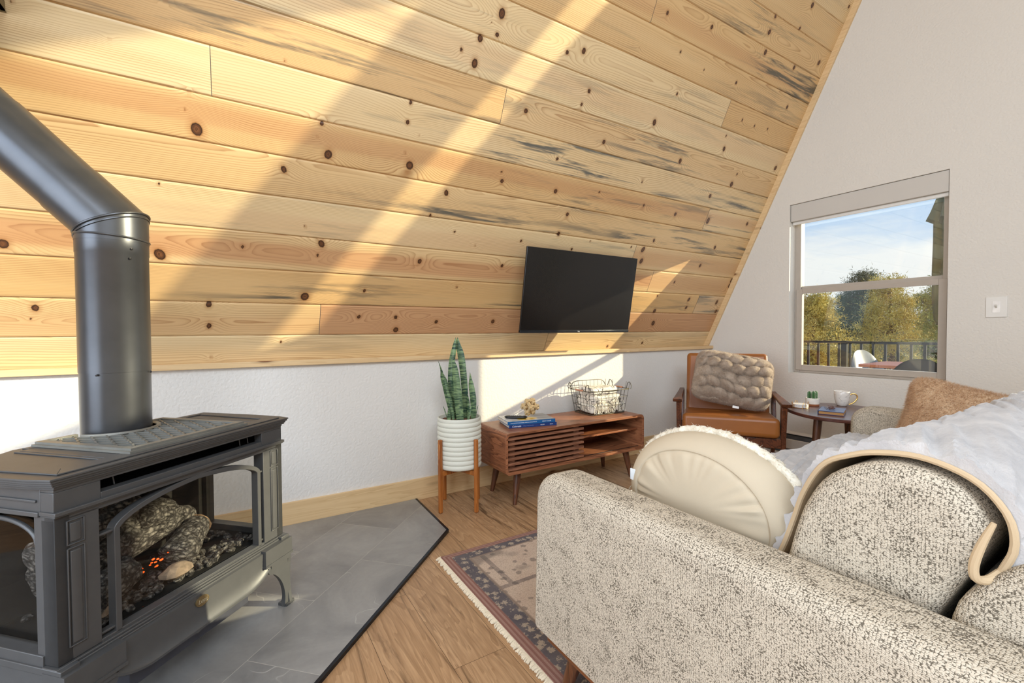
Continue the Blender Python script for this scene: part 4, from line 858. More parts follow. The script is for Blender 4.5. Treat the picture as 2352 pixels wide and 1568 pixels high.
art = mixc(nt, ramp(nt, sxv.outputs[0], [(0.17, 0), (0.21, 1)]), art, mixc(nt, ramp(nt, noise(nt, coords(nt, (3, 60, 1)), 2, 3), [(0.45, 0), (0.6, 1)]), srgb(96, 96, 100), srgb(170, 170, 170)))
blob = mth(nt, 'ADD', mth(nt, 'ADD', mth(nt, 'POWER', mth(nt, 'MULTIPLY', mth(nt, 'SUBTRACT', sxv.outputs[0], 0.15), 12.0), 2.0), mth(nt, 'POWER', mth(nt, 'MULTIPLY', mth(nt, 'SUBTRACT', sxv.outputs[1], 0.06), 20.0), 2.0)), mth(nt, 'MULTIPLY', n, 0.6))
art = mixc(nt, ramp(nt, blob, [(0.8, 1), (1.0, 0)]), art, mixc(nt, n, srgb(214, 190, 40), srgb(236, 168, 20))); nt.links.new(art, b.inputs['Base Color']); ART = m
b1 = book('coffee_table_book', 'dark navy coffee table book at the bottom of the pair on the console', 1.372, 2.270, ZC_, 0.308, 0.205, 0.0195, None, NAVY, [('Colorado', 0.0145, 0.018, INK, 0.35), ('WILD PORTRAITS', 0.0085, 0.088, INKG, 0), ('GALLERY', 0.007, 0.20, INK, 0), ('\u2229\u2229\u2229', 0.010, 0.262, INK, 0)], bt)
b2 = book('coffee_table_book', 'bright blue coffee table book with a photo cover, on top of the navy one', 1.362, 2.270, ZC_ + 0.0197, 0.310, 0.200, 0.0205, ART, BLUE, [("COLORADO'S NATIONAL PARKS & MONUMENTS", 0.0076, 0.018, INK, 0), ('GRANT COLLIER', 0.0080, 0.222, INK, 0)], bt + 0.02)
ZB2 = ZC_ + 0.0197 + 0.0209
t = thing('remote_control', 'black rounded remote control lying on the upper blue book', 'remote', (1.462, 2.338, ZB2), R(-38))
rows = []
for i in range(15):
    s = -1 + 2 * i / 14; w = 0.019 * (1 - abs(s) ** 4) ** 0.5 + 0.002; hh = 0.0085 * (1 - abs(s) ** 6) ** 0.5 + 0.001
    rows.append([(0.072 * s, w * math.copysign(abs(math.cos(a)) ** 0.7, math.cos(a)), 0.009 + hh * math.copysign(abs(math.sin(a)) ** 0.7, math.sin(a))) for a in np.linspace(0, 2 * PI, 20, endpoint=False)])
mb = MB(); mb.grid(rows, False, True); mb.f.append(list(range(20))); mb.f.append([280 + j for j in range(20)]); mb.build('body', DKPLAST, t, angle=60)
mb = MB(); [mb.lathe([(0.0001, 0.0), (0.0035, 0.0), (0.0033, 0.002), (0.0001, 0.0022)], 10, (-0.03 + 0.012 * i, -0.007 + 0.007 * j, 0.0172)) for i in range(5) for j in range(3)]; mb.build('buttons', simple('remote_buttons', srgb(190, 194, 200), 0.4), t)
mb = MB(); mb.lathe([(0.0001, 0.0), (0.010, 0.0), (0.0095, 0.0015), (0.0001, 0.002)], 20, (0.042, 0, 0.0172)); mb.build('button_ring', simple('remote_ring', srgb(150, 154, 160), 0.3, 0.6), t)
t = thing('burr_ornament', 'gold wooden puzzle ornament of crossed blocks standing on the blue book', 'ornament', (1.556, 2.322, ZB2 + 0.0005))
mb = MB(); q = 0.0078; M = Matrix.Translation((0, 0, 0.0585)) @ Matrix.Rotation(R(20), 4, 'Z') @ Matrix.Rotation(math.atan(math.sqrt(2)), 4, Vector((1, -1, 0)).normalized())
M = Matrix.Translation((0, 0, 0.066)) @ Matrix.Rotation(R(14), 4, 'Z') @ Matrix.Rotation(R(45), 4, 'X') @ Matrix.Rotation(R(0), 4, 'Y')
Lb = 0.050
for a in (-1, 0, 1):
    for b_ in (-1, 0, 1):
        if (a + b_) % 2: continue
        if a == 0 and b_ == 0: l_ = Lb
        else: l_ = Lb * 0.86
        u0, u1, w0, w1 = a * 3.0 * q - q, a * 3.0 * q + q, b_ * 3.0 * q - q, b_ * 3.0 * q + q
        mb.box(-l_, l_, u0, u1, w0, w1, M); mb.box(u0, u1, -l_, l_, w0, w1, M); mb.box(u0, u1, w0, w1, -l_, l_, M)
mb.build('blocks', simple('gilded_wood', srgb(228, 204, 160), 0.34, 0.55, 0.06), t, bevel=0.0008, flat=True)
# wire basket with a folded throw
bk = thing('wire_basket', 'dark wire basket with copper grips on the right of the console', 'basket', (2.205, 2.395, ZC_), R(-2))
mb = MB(); BW, BD, TW, TD, BHh = 0.155, 0.105, 0.190, 0.128, 0.215
def loop(fr, zz_, dip=0.0):
    a = BW + (TW - BW) * fr; b_ = BD + (TD - BD) * fr; r_ = 0.035; P = []
    for (cx, cy, a0) in ((a - r_, b_ - r_, 0), (-a + r_, b_ - r_, PI / 2), (-a + r_, -b_ + r_, PI), (a - r_, -b_ + r_, 1.5 * PI)):
        for i in range(7): an = a0 + i / 6 * PI / 2; P.append((cx + r_ * math.cos(an), cy + r_ * math.sin(an)))
    return [(x, y, zz_ - (dip * max(0, math.cos(x / a * PI / 2)) if y < -b_ + 0.02 else 0)) for x, y in P]
for fr, zz_, rr in ((0.0, 0.003, 0.0028), (0.30, 0.062, 0.0014), (0.58, 0.115, 0.0014), (0.80, 0.165, 0.003)): mb.tube(loop(fr, zz_), rr, 6, closed=True)
def side(fr, k, u):
    a = BW + (TW - BW) * fr; b_ = BD + (TD - BD) * fr; return {0: (u * (a - 0.02), -b_), 1: (u * (a - 0.02), b_), 2: (-a, u * (b_ - 0.02)), 3: (a, u * (b_ - 0.02))}[k]
for k_, nn_ in ((0, 10), (1, 10), (2, 7), (3, 7)):
    for i in range(nn_):
        u = -1 + 2 * i / (nn_ - 1); top = 0.985 if k_ == 1 or abs(u) > 0.62 and k_ != 0 else 0.77
        mb.tube([(*side(0, k_, u), 0.003), (*side(top, k_, u), 0.003 + BHh * top)], 0.0013, 5)
for k_, us_ in ((1, (-0.92, 0.92)),):
    P = [(*side(0.80, 1, -1.05), 0.167)] + [(*side(1.0, 1, u), 0.165 + 0.050 * (1 - abs(u) ** 8)) for u in np.linspace(-1, 1, 21)] + [(*side(0.80, 1, 1.05), 0.167)]; mb.tube(P, 0.0026, 6)
for sg in (-1, 1):
    for ss in (-1, 1):
        P = [(sg * TW * 0.96, ss * (TD - 0.005), 0.165)] + [(sg * TW, ss * (TD - 0.005 - 0.050 * q_), 0.165 + 0.046 * math.sin(q_ * PI) ** 0.5) for q_ in np.linspace(0.05, 1, 9)]; mb.tube(P, 0.0024, 6)
mb.tube([(sg_ * 0.0 + x, -TD * 0.9 + 0.0, z_) for x, z_, sg_ in [(-TW * 0.9, 0.170, 0), (-TW * 0.5, 0.162, 0), (0, 0.158, 0), (TW * 0.5, 0.162, 0), (TW * 0.9, 0.170, 0)]], 0.0022, 6)
for i in range(6): mb.tube([(-BW, -BD + 0.035 * (i + 0.5), 0.003), (BW, -BD + 0.035 * (i + 0.5), 0.003)], 0.0013, 5)
mb.build('wire_frame', WIRE, bk)
for sg in (-1, 1): MB().tube([(sg * (TW - 0.006), -0.038, 0.167), (sg * (TW - 0.003), 0, 0.1675), (sg * (TW - 0.006), 0.038, 0.167)], 0.0062, 10).build('grip', COPPER, bk)
t = thing('folded_throw', 'cream throw with black line pattern and tassels folded in the wire basket', 'throw blanket', (2.205, 2.395, ZC_ + 0.006), R(-2))
m, nt, b = mk('cream_black_weave', 0.9); v = coords(nt); vw = nd(nt, 'ShaderNodeTexNoise', {0: v, 'Scale': 16, 'Detail': 3}).outputs[1]
v2 = nd(nt, 'ShaderNodeVectorMath', {0: v, 1: nd(nt, 'ShaderNodeVectorMath', {0: vw, 3: 0.05}, operation='SCALE').outputs[0]}, operation='ADD').outputs[0]
vo = nd(nt, 'ShaderNodeTexVoronoi', {0: v2, 'Scale': 26}, feature='DISTANCE_TO_EDGE'); msk = ramp(nt, noise(nt, v, 12, 2), [(0.44, 0), (0.54, 1)])
ln = mth(nt, 'MULTIPLY', ramp(nt, vo.outputs[0], [(0.03, 1), (0.09, 0)]), msk); c = mixc(nt, mth(nt, 'MULTIPLY', ln, 0.9), srgb(232, 224, 208), srgb(44, 42, 40)); nt.links.new(c, b.inputs['Base Color']); bump(nt, b, noise(nt, v, 90, 3), 0.6, 0.004); THROW = m
for i, (z0_, z1_, sc_, ox) in enumerate(((0.004, 0.066, 1.0, 0.0), (0.062, 0.124, 0.98, 0.005), (0.118, 0.178, 0.88, -0.012))):
    pr_ = rrect(-0.092 * sc_, 0.092 * sc_, z0_, z1_, 0.021, 6)
    l_ = loft(pr_, -0.142 * sc_ + ox, 0.146 * sc_ + ox, 0.02, rad=0.024)
    l_.v = [(x + 0.010 * math.sin(y * 40 + i), y + 0.008 * math.sin(x * 50 + i * 2), max(z + 0.012 * (float(vnoise(x * 22 + 5, y * 22 + 9, i)) - 0.5), 0.003)) for x, y, z in l_.v]
    l_.build('fold', THROW, t, angle=60)
mb = MB(); g = np.random.default_rng(8)
for i in range(110):
    x = g.uniform(-0.125, 0.150); z_ = g.uniform(0.02, 0.075) if x < 0.04 else g.uniform(0.02, 0.09); P = [(x, -0.086, z_)]
    dx, dz = g.uniform(-.012, .012), g.uniform(-.03, 0.004)
    for k_ in range(1, 4): P.append((x + dx * k_ / 2, -0.088 - 0.006 * k_ + 0.003 * g.uniform(-1, 1), max(z_ + dz * k_ / 2 - 0.004 * k_, 0.004)))
    P = [(a, max(b_, -0.108), c_) for a, b_, c_ in P]
    mb.tube(P, [0.0032, 0.003, 0.0026, 0.0012], 5)
o = mb.build('tassels', TUFT, t); o['kind'] = 'stuff'

# ------------------------------------------------------------------ television
tvw, tvh, tvd = 1.02, 0.590, 0.04
def tilt(x, s, n): return (x, s, n)
tv = thing('television', 'black flat screen television mounted on the pine slope above the console', 'television', (0, 0, 0))
nC = Vector((0, -st_, -ct)); uC = Vector((0, -ct, st_))
def corner(x, y): return None
TVM = Matrix((Vector((1, 0, 0)), uC, nC)).transposed().to_4x4()
tq = 1.3946; uT = Vector((0, -math.cos(tq), math.sin(tq))); nT = Vector((0, -math.sin(tq), -math.cos(tq)))
tv.matrix_world = Matrix.Translation((1.954, 2.327, 1.0054)) @ Matrix((Vector((1, 0, 0)), uT, nT)).transposed().to_4x4()
hw2 = 0.467
MB().box(-hw2, hw2, 0, 0.524, -0.016, -0.002).build('housing', DKPLAST, tv, bevel=0.003)
m, nt, b = mk('screen_glass', 0.22, col=srgb(12, 10, 11), spec=0.5); MB().box(-hw2 + 0.004, hw2 - 0.004, 0.016, 0.521, -0.002, -0.001).build('screen', m, tv, flat=True)
MB().box(-hw2 + 0.03, hw2 - 0.03, 0.03, 0.26, -0.045, -0.016).build('rear_case', DKPLAST, tv, bevel=0.01)
bz = MB().box(-hw2, hw2, -0.003, 0.013, -0.016, 0.001).build('lower_bezel', simple('bezel_metal', srgb(58, 62, 68), 0.25, 0.7), tv, bevel=0.001)
text('TCL', 0.011, INK, bz, (0, 0.005, 0.0012), (0, 0, 0), 0.0002); 
MB().box(-0.06, 0.06, 0.12, 0.22, -0.20, -0.045).box(-0.11, 0.11, 0.08, 0.26, -0.055, -0.045).build('wall_mount', IRON_D, tv, bevel=0.002)

# ------------------------------------------------------------------ rug
RG0x, RG1x, RG0y, RG1y = 0.756, 3.05, -0.55, 1.853
rg = thing('area_rug', 'faded beige and navy oriental style rug with cream fringe', 'rug', (0, 0, 0))
m, nt, b = mk('rug_pattern', 0.95, spec=0.1); v = coords(nt); sp_ = nd(nt, 'ShaderNodeSeparateXYZ', {0: v}); X_, Y_ = sp_.outputs[0], sp_.outputs[1]
ex = mth(nt, 'SUBTRACT', X_, RG0x); ey = mth(nt, 'SUBTRACT', RG1y, Y_)
ed = mth(nt, 'MINIMUM', ex, mth(nt, 'MULTIPLY', ey, 1.25)); wear = noise(nt, v, 9, 5, 0.65); fine = noise(nt, v, 380, 2)
fl_ = nd(nt, 'ShaderNodeTexVoronoi', {0: v, 'Scale': 19, 'Randomness': 0.9}); vrg = nd(nt, 'ShaderNodeVectorMath', {0: v, 1: nd(nt, 'ShaderNodeVectorMath', {0: nd(nt, 'ShaderNodeTexNoise', {0: v, 'Scale': 60, 'Detail': 3}).outputs[1], 3: 0.02}, operation='SCALE').outputs[0]}, operation='ADD').outputs[0]; ft = nd(nt, 'ShaderNodeTexVoronoi', {0: vrg, 'Scale': 75, 'Randomness': 0.8}, feature='DISTANCE_TO_EDGE')
beige, navy, mauve = srgb(196, 172, 150), srgb(70, 68, 76), srgb(136, 92, 80)
field = mixc(nt, wear, srgb(222, 204, 184), srgb(194, 168, 150)); field = mixc(nt, mth(nt, 'MULTIPLY', ramp(nt, ft.outputs[0], [(0.01, 1), (0.07, 0)]), mth(nt, 'MULTIPLY', noise(nt, v, 40, 3), 0.7)), field, srgb(112, 94, 84))
dots = ramp(nt, mth(nt, 'ADD', fl_.outputs[0], mth(nt, 'MULTIPLY', mth(nt, 'SUBTRACT', noise(nt, v, 60, 2), 0.5), 0.35)), [(0.20, 1), (0.27, 0)]); field = mixc(nt, mth(nt, 'MULTIPLY', dots, 0.55), field, srgb(104, 96, 92))
pan = ramp(nt, nd(nt, 'ShaderNodeTexBrick', {0: v, 'Scale': 1.0, 'Brick Width': 0.46, 'Row Height': 0.30, 'Mortar Size': 0.012, 'Color1': (0, 0, 0), 'Color2': (1, 1, 1), 'Mortar': (0, 0, 0)}).outputs[1], [(0.2, 0), (0.8, 1)]); field = mixc(nt, mth(nt, 'MULTIPLY', pan, mth(nt, 'MULTIPLY', wear, 0.9)), field, navy)
blk = nd(nt, 'ShaderNodeTexNoise', {0: coords(nt, (2.2, 5, 1)), 'Scale': 1.0, 'Detail': 1}).outputs[0]; field = mixc(nt, mth(nt, 'MULTIPLY', ramp(nt, blk, [(0.58, 0), (0.60, 1)]), 0.55), field, mixc(nt, fine, srgb(86, 82, 80), srgb(120, 112, 104)))
bflow = ramp(nt, mth(nt, 'ADD', nd(nt, 'ShaderNodeTexVoronoi', {0: v, 'Scale': 27, 'Randomness': 0.7}).outputs[0], mth(nt, 'MULTIPLY', mth(nt, 'SUBTRACT', noise(nt, v, 110, 3, 0.7), 0.5), 1.3)), [(0.28, 1), (0.40, 0)])
bord = mixc(nt, wear, srgb(72, 70, 80), srgb(128, 120, 120)); bord = mixc(nt, mth(nt, 'MULTIPLY', bflow, 0.75), bord, srgb(196, 178, 156))
c = mixc(nt, ramp(nt, ed, [(0.112, 0), (0.114, 1)]), srgb(150, 132, 118), field); c = mixc(nt, ramp(nt, ed, [(0.101, 0), (0.103, 1)]), bord, c)
band = mixc(nt, ramp(nt, mth(nt, 'FRACT', mth(nt, 'MULTIPLY', ed, 60.0)), [(0.4, 0), (0.6, 1)]), srgb(146, 106, 96), srgb(168, 134, 122)); c = mixc(nt, ramp(nt, ed, [(0.040, 0), (0.042, 1)]), band, c)
c = mixc(nt, mth(nt, 'MULTIPLY', fine, 0.35), c, mixc(nt, 0.5, c, (0.02, 0.015, 0.01))); nt.links.new(c, b.inputs['Base Color']); bump(nt, b, noise(nt, v, 420, 2), 0.5, 0.003)
MB().prism([(RG0x, RG0y), (RG1x, RG0y), (RG1x, RG1y), (RG0x, RG1y)], 0.001, 0.010).build('pile', m, rg, bevel=0.003)
mb = MB(); g = np.random.default_rng(2); y = RG0y
while y < RG1y + 0.004:
    L = 0.016 + 0.007 * g.random(); s_ = g.uniform(-.010, .006); mb.tube([(RG0x + 0.004, y, 0.006), (RG0x - L * 0.5, y + s_ * 0.5, 0.0055), (RG0x - L, y + s_, 0.003)], [0.0036, 0.0042, 0.0026], 5); y += 0.0048
o = mb.build('fringe', simple('cream_fringe', srgb(226, 212, 186), 0.9, 0, 0.12, 200, 0.5, 500), rg); o['kind'] = 'stuff'

# ------------------------------------------------------------------ sofa
sf = thing('sofa', 'cream and charcoal boucle sofa with tapered walnut legs', 'sofa', (0, 0, 0.0))
ARMP = rrect(-0.06, 1.042, 0.172, 0.628, [0.02, 0.02, 0.085, 0.05], 8)
def arm(x0, x1):
    a = loft(ARMP, x0, x1, 0.040, rad=0.20, k=7)
    return a
def arm_mesh(x0, x1, nm='arm'):
    # rounded block: outline inset towards both faces so the top rolls over
    P = np.array(ARMP); c = P.mean(0); rows = []; r_ = 0.036
    d = np.roll(P, -1, 0) - np.roll(P, 1, 0); nrm = np.stack([d[:, 1], -d[:, 0]], 1); nrm /= np.linalg.norm(nrm, axis=1)[:, None]
    L = []
    for i in range(7): a = i / 6 * PI / 2; L.append((x0 + r_ * (1 - math.sin(a)), r_ * (1 - math.cos(a))))
    L = L[::-1]; L = L + [(x0 + x1 - a, b_) for a, b_ in L[::-1]]
    for x, ins in L: rows.append([(x, *(P[i] - nrm[i] * ins * (1.0 if P[i][1] > 0.3 else 0.4))) for i in range(len(P))])
    mb = MB(); mb.grid(rows, False, True); n = len(P); mb.f.append(list(range(n))); mb.f.append([(len(L) - 1) * n + j for j in range(n)])
    return mb.build(nm, BOUCLE, sf, angle=50)
arm_mesh(0.706, 0.838); arm_mesh(2.655, 2.790)
MB().box(0.735, 2.76, -0.03, 1.015, 0.138, 0.178).build('base_rail', wood('walnut_base_rail', srgb(132, 78, 44), srgb(80, 44, 24), 'y', 1.6, 0.4, 7), sf, bevel=0.004)
FR = catmull([(0.232, 0.20), (0.215, 0.45), (0.204, 0.616), (0.172, 0.680), (0.125, 0.724), (0.06, 0.738), (0.0, 0.72), (-0.03, 0.66), (-0.05, 0.45), (-0.06, 0.20)], 4)
loft(FR, 0.828, 2.664, 0.02, rad=0.10).build('back_frame', BOUCLE, sf, angle=50)
loft(rrect(0.20, 0.99, 0.176, 0.33, 0.02), 0.830, 2.662, 0.01, rad=0.06).build('seat_deck', BOUCLE, sf, angle=50)
SE = rrect(0.235, 1.045, 0.325, 0.456, [0.03, 0.04, 0.05, 0.03], 6)
for a, b_ in ((0.842, 1.745), (1.750, 2.650)): loft(SE, a, b_, 0.03, rad=0.065).build('seat_cushion', BOUCLE, sf, angle=50)
BCU = catmull([(0.480, 0.470), (0.455, 0.53), (0.432, 0.59), (0.415, 0.66), (0.397, 0.715), (0.363, 0.770), (0.302, 0.806), (0.249, 0.810), (0.202, 0.795), (0.176, 0.763), (0.172, 0.735), (0.190, 0.679), (0.222, 0.60), (0.240, 0.53), (0.245, 0.470), (0.36, 0.458)], 4, True)
for a, b_ in ((0.842, 1.745), (1.752, 2.650)): loft(BCU, a, b_, 0.024, rad=0.13, k=6).build('back_cushion', BOUCLE, sf, angle=60)
for x, y, dx, dy in ((0.775, 0.925, -0.012, 0.045), (2.72, 0.925, 0.012, 0.045), (0.775, 0.05, -0.012, -0.045), (2.72, 0.05, 0.012, -0.045)):
    MB().tube([(x, y, 0.140), (x + dx * .5, y + dy * .5, 0.075), (x + dx, y + dy, 0.0105)], [0.0225, 0.0185, 0.0125], 20).build('leg', WALNUT_Z, sf)

# throw over the sofa back
tb = thing('plush_throw', 'white plush throw with tan lining draped over the sofa back and seat', 'throw blanket', (0, 0, 0))
PR_ = [(1.066, 0.36), (1.066, 0.43), (1.045, 0.462), (0.98, 0.474), (0.75, 0.472), (0.53, 0.476), (0.488, 0.505), (0.450, 0.580), (0.428, 0.655), (0.408, 0.715), (0.373, 0.777), (0.335, 0.801), (0.300, 0.813), (0.248, 0.817), (0.195, 0.802), (0.165, 0.770), (0.158, 0.735), (0.166, 0.705), (0.172, 0.690)]
PC = np.array(catmull(PR_, 5)); tg = np.gradient(PC, axis=0); NR = np.stack([-tg[:, 1], tg[:, 0]], 1); NR /= np.linalg.norm(NR, axis=1)[:, None]
cen = np.array([0.5, 0.3])
if ((PC - cen) * NR).sum() < 0: NR = -NR
arc = np.concatenate([[0], np.cumsum(np.linalg.norm(np.diff(PC, axis=0), axis=1))])
XS = np.arange(0.872, 2.622, 0.0075); n_a, n_s = len(XS), len(arc)
AA, XX = np.meshgrid(arc, XS, indexing='ij')
fine_a = np.linspace(0, arc[-1], 230); PY = np.interp(fine_a, arc, PC[:, 0]); PZ = np.interp(fine_a, arc, PC[:, 1]); NY = np.interp(fine_a, arc, NR[:, 0]); NZ = np.interp(fine_a, arc, NR[:, 1])
AA, XX = np.meshgrid(fine_a, XS, indexing='ij')
wr = np.maximum(0.008 - np.abs(fbm(XX * 3 + AA * 4, AA * 42 + XX * 11, 3, 3)) * 0.065 + fbm(XX * 7 + AA * 7, AA * 85 + XX * 22, 3, 8) * 0.014, -0.009)
wr *= np.clip((AA - 0.0) * 20, 0, 1); big = fbm(XX * 2.2, AA * 4, 2, 12) * 0.010
edge = 0.010 * np.sin(fine_a * 9) + 0.006 * np.sin(fine_a * 23 + 1)
def sheet(o0, o1, ripple, trim=0.0):
    XE_ = XX + edge[:, None] * np.clip(1 - (XX - 0.872) / 0.25, 0, 1) + trim
    top = np.stack([XE_, PY[:, None] + NY[:, None] * (o1 + ripple + big), PZ[:, None] + NZ[:, None] * (o1 + ripple + big)], -1)
    bot = np.stack([XE_, PY[:, None] + NY[:, None] * (o0 + big), PZ[:, None] + NZ[:, None] * (o0 + big)], -1)
    m_, n_ = top.shape[:2]; mb = MB(); mb.grid(top); k0 = len(mb.v); mb.grid(bot)
    per = [(i, 0) for i in range(m_)] + [(m_ - 1, j) for j in range(1, n_)] + [(i, n_ - 1) for i in range(m_ - 2, -1, -1)] + [(0, j) for j in range(n_ - 2, 0, -1)]
    for a in range(len(per)):
        (i, j), (i2, j2) = per[a], per[(a + 1) % len(per)]; mb.f.append((i * n_ + j, i2 * n_ + j2, k0 + i2 * n_ + j2, k0 + i * n_ + j))
    return mb
ef = 1.0
lining = sheet(0.002, 0.008, 0 * wr); lining.build('lining', TAN, tb, angle=60)
up_ = sheet(0.008, 0.0205, wr * 0.9 + 0.004 * np.clip((XX - 0.88) * 30, -1, 0), 0.004); up_.build('plush_face', WFUR, tb, angle=70)
# rolled hem along the near edge and the hanging corner
hp = [(0.872 + edge[i], PY[i] + NY[i] * (0.007 + big[i, 0]), PZ[i] + NZ[i] * (0.005 + big[i, 0])) for i in range(96, 230, 2)]
MB().tube(hp, 0.0046, 8).build('hem', TAN, tb)
mb = MB(); P0 = hp[-1]
fh = catmull([(P0[0] - 0.036, P0[1] + 0.000, P0[2] + 0.075), (P0[0] - 0.038, P0[1] + 0.010, P0[2] + 0.045), (P0[0] - 0.038, P0[1] + 0.017, P0[2] + 0.015), (P0[0] - 0.034, P0[1] + 0.016, P0[2] - 0.004), (P0[0] - 0.018, P0[1] + 0.008, P0[2] - 0.008), (P0[0], P0[1], P0[2])], 5)
mb.tube(fh, [0.003 + 0.0026 * math.sin(min(1, i / 10) * PI / 2) for i in range(len(fh))], 10)
mb.build('folded_hem', TAN, tb)
fe = lambda P: (P[:, 2] > 0.40)
fur(up_, 'plush_pile', WFUR, tb, 9000, 0.006, 0.0010, 5, 0.0, 0.7, lambda P: (P[:, 2] > 0.5) & (P[:, 0] < 0.90))

# round canvas pillow leaning against the near arm
rp = thing('round_pillow', 'round beige canvas pillow with cream tufted edge against the near sofa arm', 'pillow', (0.925, 0.655, 0.607))
RY_, RZ_ = 0.232, 0.160; NA, NRr = 120, 34; rows = []
pr2 = []
for k in range(NRr + 1):
    s = k / NRr
    if s < 0.6: q = s / 0.6; pr2.append((q, -0.052 - 0.012 * math.cos(q * PI / 2) , 'f'))          # canvas face towards the arm
    else: q = (s - 0.6) / 0.4; pr2.append((None, q, 'r'))
rows = []
for rr, dx in [(0.001, -0.050), (0.15, -0.050), (0.3, -0.049), (0.42, -0.047), (0.54, -0.044), (0.64, -0.040), (0.70, -0.037), (0.735, -0.0345), (0.745, -0.0335), (0.755, -0.034), (0.79, -0.032), (0.84, -0.026), (0.89, -0.017), (0.93, -0.005), (0.96, 0.008), (0.975, 0.022), (0.965, 0.038), (0.93, 0.055), (0.86, 0.070), (0.7, 0.082), (0.4, 0.090), (0.001, 0.092)]:
    row = []
    for j in range(NA):
        a = 2 * PI * j / NA; g_ = 0.0
        if dx < 0 and 0.35 < rr < 0.745:
            w_ = math.sin(a * 19 + 2.3 * math.sin(a * 5)) * (0.6 + 0.5 * math.sin(a * 3.0)) + 0.5 * math.sin(a * 31 + 2 * math.sin(a * 7)); g_ = 0.0040 * w_ * math.exp(-((rr - 0.69) / 0.16) ** 2)
        if 0.735 <= rr <= 0.75 and dx < 0: g_ += 0.0035
        row.append((dx + g_ - 0.03 * rr * math.sin(a) * 0.0, RY_ * rr * math.cos(a), RZ_ * rr * math.sin(a) * (1.06 if math.sin(a) > 0 else 0.98)))
    rows.append(row)
body = MB().grid(rows, False, True); body.build('canvas_body', CANVAS, rp, angle=60, sub=1)
# tufted ring
mb = MB(); rows = []; g = np.random.default_rng(11)
for i, ph in enumerate(np.linspace(0, 2 * PI, 16, endpoint=False)):
    row = []
    for j in range(240):
        a = 2 * PI * j / 240; w = 0.0095 * (1 + 1.3 * float(fbm(a * 26, ph * 1.5, 3, 4)))
        rad_y, rad_z = RY_ * 0.985 + w * math.cos(ph), RZ_ * 1.035 + w * math.cos(ph); row.append((0.040 + w * 1.1 * math.sin(ph), rad_y * math.cos(a), rad_z * math.sin(a)))
    rows.append(row)
rg_ = mb.grid(rows, True, True); rg_.build('tufted_edge', TUFT, rp, angle=80)
fur(rg_, 'tufts', TST, rp, 16000, 0.010, 0.0014, 3, 0.1, 1.3)
MB().box(-0.030, -0.026, 0.170, 0.198, 0.010, 0.040, Matrix.Translation((0, 0, 0))).build('care_tag', simple('white_tag', srgb(224, 230, 232), 0.7), rp, bevel=0.001)
mb = MB(); mb.tube(catmull([(0.0, 0.222, -0.02), (-0.005, 0.236, -0.045), (-0.01, 0.246, -0.05), (-0.005, 0.262, -0.046), (0.0, 0.275, -0.05)], 5), 0.0012, 5); mb.build('loose_thread', TUFT, rp)

def pillow_mb(w, h, t_, n=48, bumps=None, pw=3.0, sag=0.0, pinch=0.05, rc=0.22):
    U = np.linspace(-1, 1, n); rows_f = []; rows_b = []
    uu, vv = np.meshgrid(U, U, indexing='ij')
    X = w / 2 * uu * (1 - pinch * (1 - vv ** 2)) * np.sqrt(1 - rc * vv ** 6) ; Z = h / 2 * vv * (1 - pinch * (1 - uu ** 2)) * np.sqrt(1 - rc * uu ** 6)
    T = t_ / 2 * np.clip((1 - np.abs(uu) ** pw) * (1 - np.abs(vv) ** pw), 0, 1) ** 0.5
    B = bumps(uu, vv) * np.clip((1 - np.abs(uu) ** 8) * (1 - np.abs(vv) ** 8), 0, 1) if bumps else 0
    fr = np.stack([X, -T - B, Z - sag * uu ** 2], -1); bk_ = np.stack([X, T + (B if bumps else 0), Z - sag * uu ** 2], -1)
    mb = MB(); mb.grid(fr); k0 = len(mb.v); mb.grid(bk_[:, ::-1]);
    per = [(i, 0) for i in range(n)] + [(n - 1, j) for j in range(1, n)] + [(i, n - 1) for i in range(n - 2, -1, -1)] + [(0, j) for j in range(n - 2, 0, -1)]
    for a in range(len(per)):
        (i, j), (i2, j2) = per[a], per[(a + 1) % len(per)]; mb.f.append((i * n + j, i2 * n + j2, k0 + i2 * n + (n - 1 - j2), k0 + i * n + (n - 1 - j)))
    return mb
def xf(mb, M): mb.v = [tuple(M @ Vector(p)) for p in mb.v]; return mb
fp = thing('fur_pillow', 'tan faux fur square pillow in the far corner of the sofa', 'pillow', (2.49, 0.56, 0.605))
M = Matrix.Rotation(R(-74), 4, 'Z') @ Matrix.Rotation(R(-20), 4, 'X') @ Matrix.Rotation(R(13), 4, 'Y')
fm = xf(pillow_mb(0.46, 0.385, 0.19, 44, pw=2.2, pinch=0.10), M); fm.build('cover', BFUR, fp, angle=80)
fur(fm, 'fur', BST, fp, 42000, 0.013, 0.0012, 21, 0.35, 0.6)

# ------------------------------------------------------------------ armchair
ac = thing('armchair', 'cognac leather armchair with dark walnut arms in the corner by the window', 'armchair', (2.76, 1.755, 0), R(-55.06))
def rbx(x0, x1, y0, y1_, z0, z1_): return MB().box(x0, x1, y0, y1_, z0, z1_)
T_ = Matrix.Translation((0, 0.0, 0.318)) @ Matrix.Rotation(R(-4), 4, 'X')
o = MB().box(-0.293, 0.293, 0.0, 0.50, 0.0, 0.130, T_).build('seat_cushion', LEATHER, ac, bevel=0.030, seg=5)
MB().tube([tuple(T_ @ Vector(p)) for p in [(-0.287, 0.004, 0.118), (-0.287, 0.004, 0.014)]], 0.0022, 6).build('piping', LEATHER, ac)
T2 = Matrix.Translation((0, 0.455, 0.385)) @ Matrix.Rotation(R(-17), 4, 'X')
MB().box(-0.285, 0.285, 0.0, 0.105, 0.0, 0.475, T2).build('backrest', LEATHER, ac, bevel=0.030, seg=5)
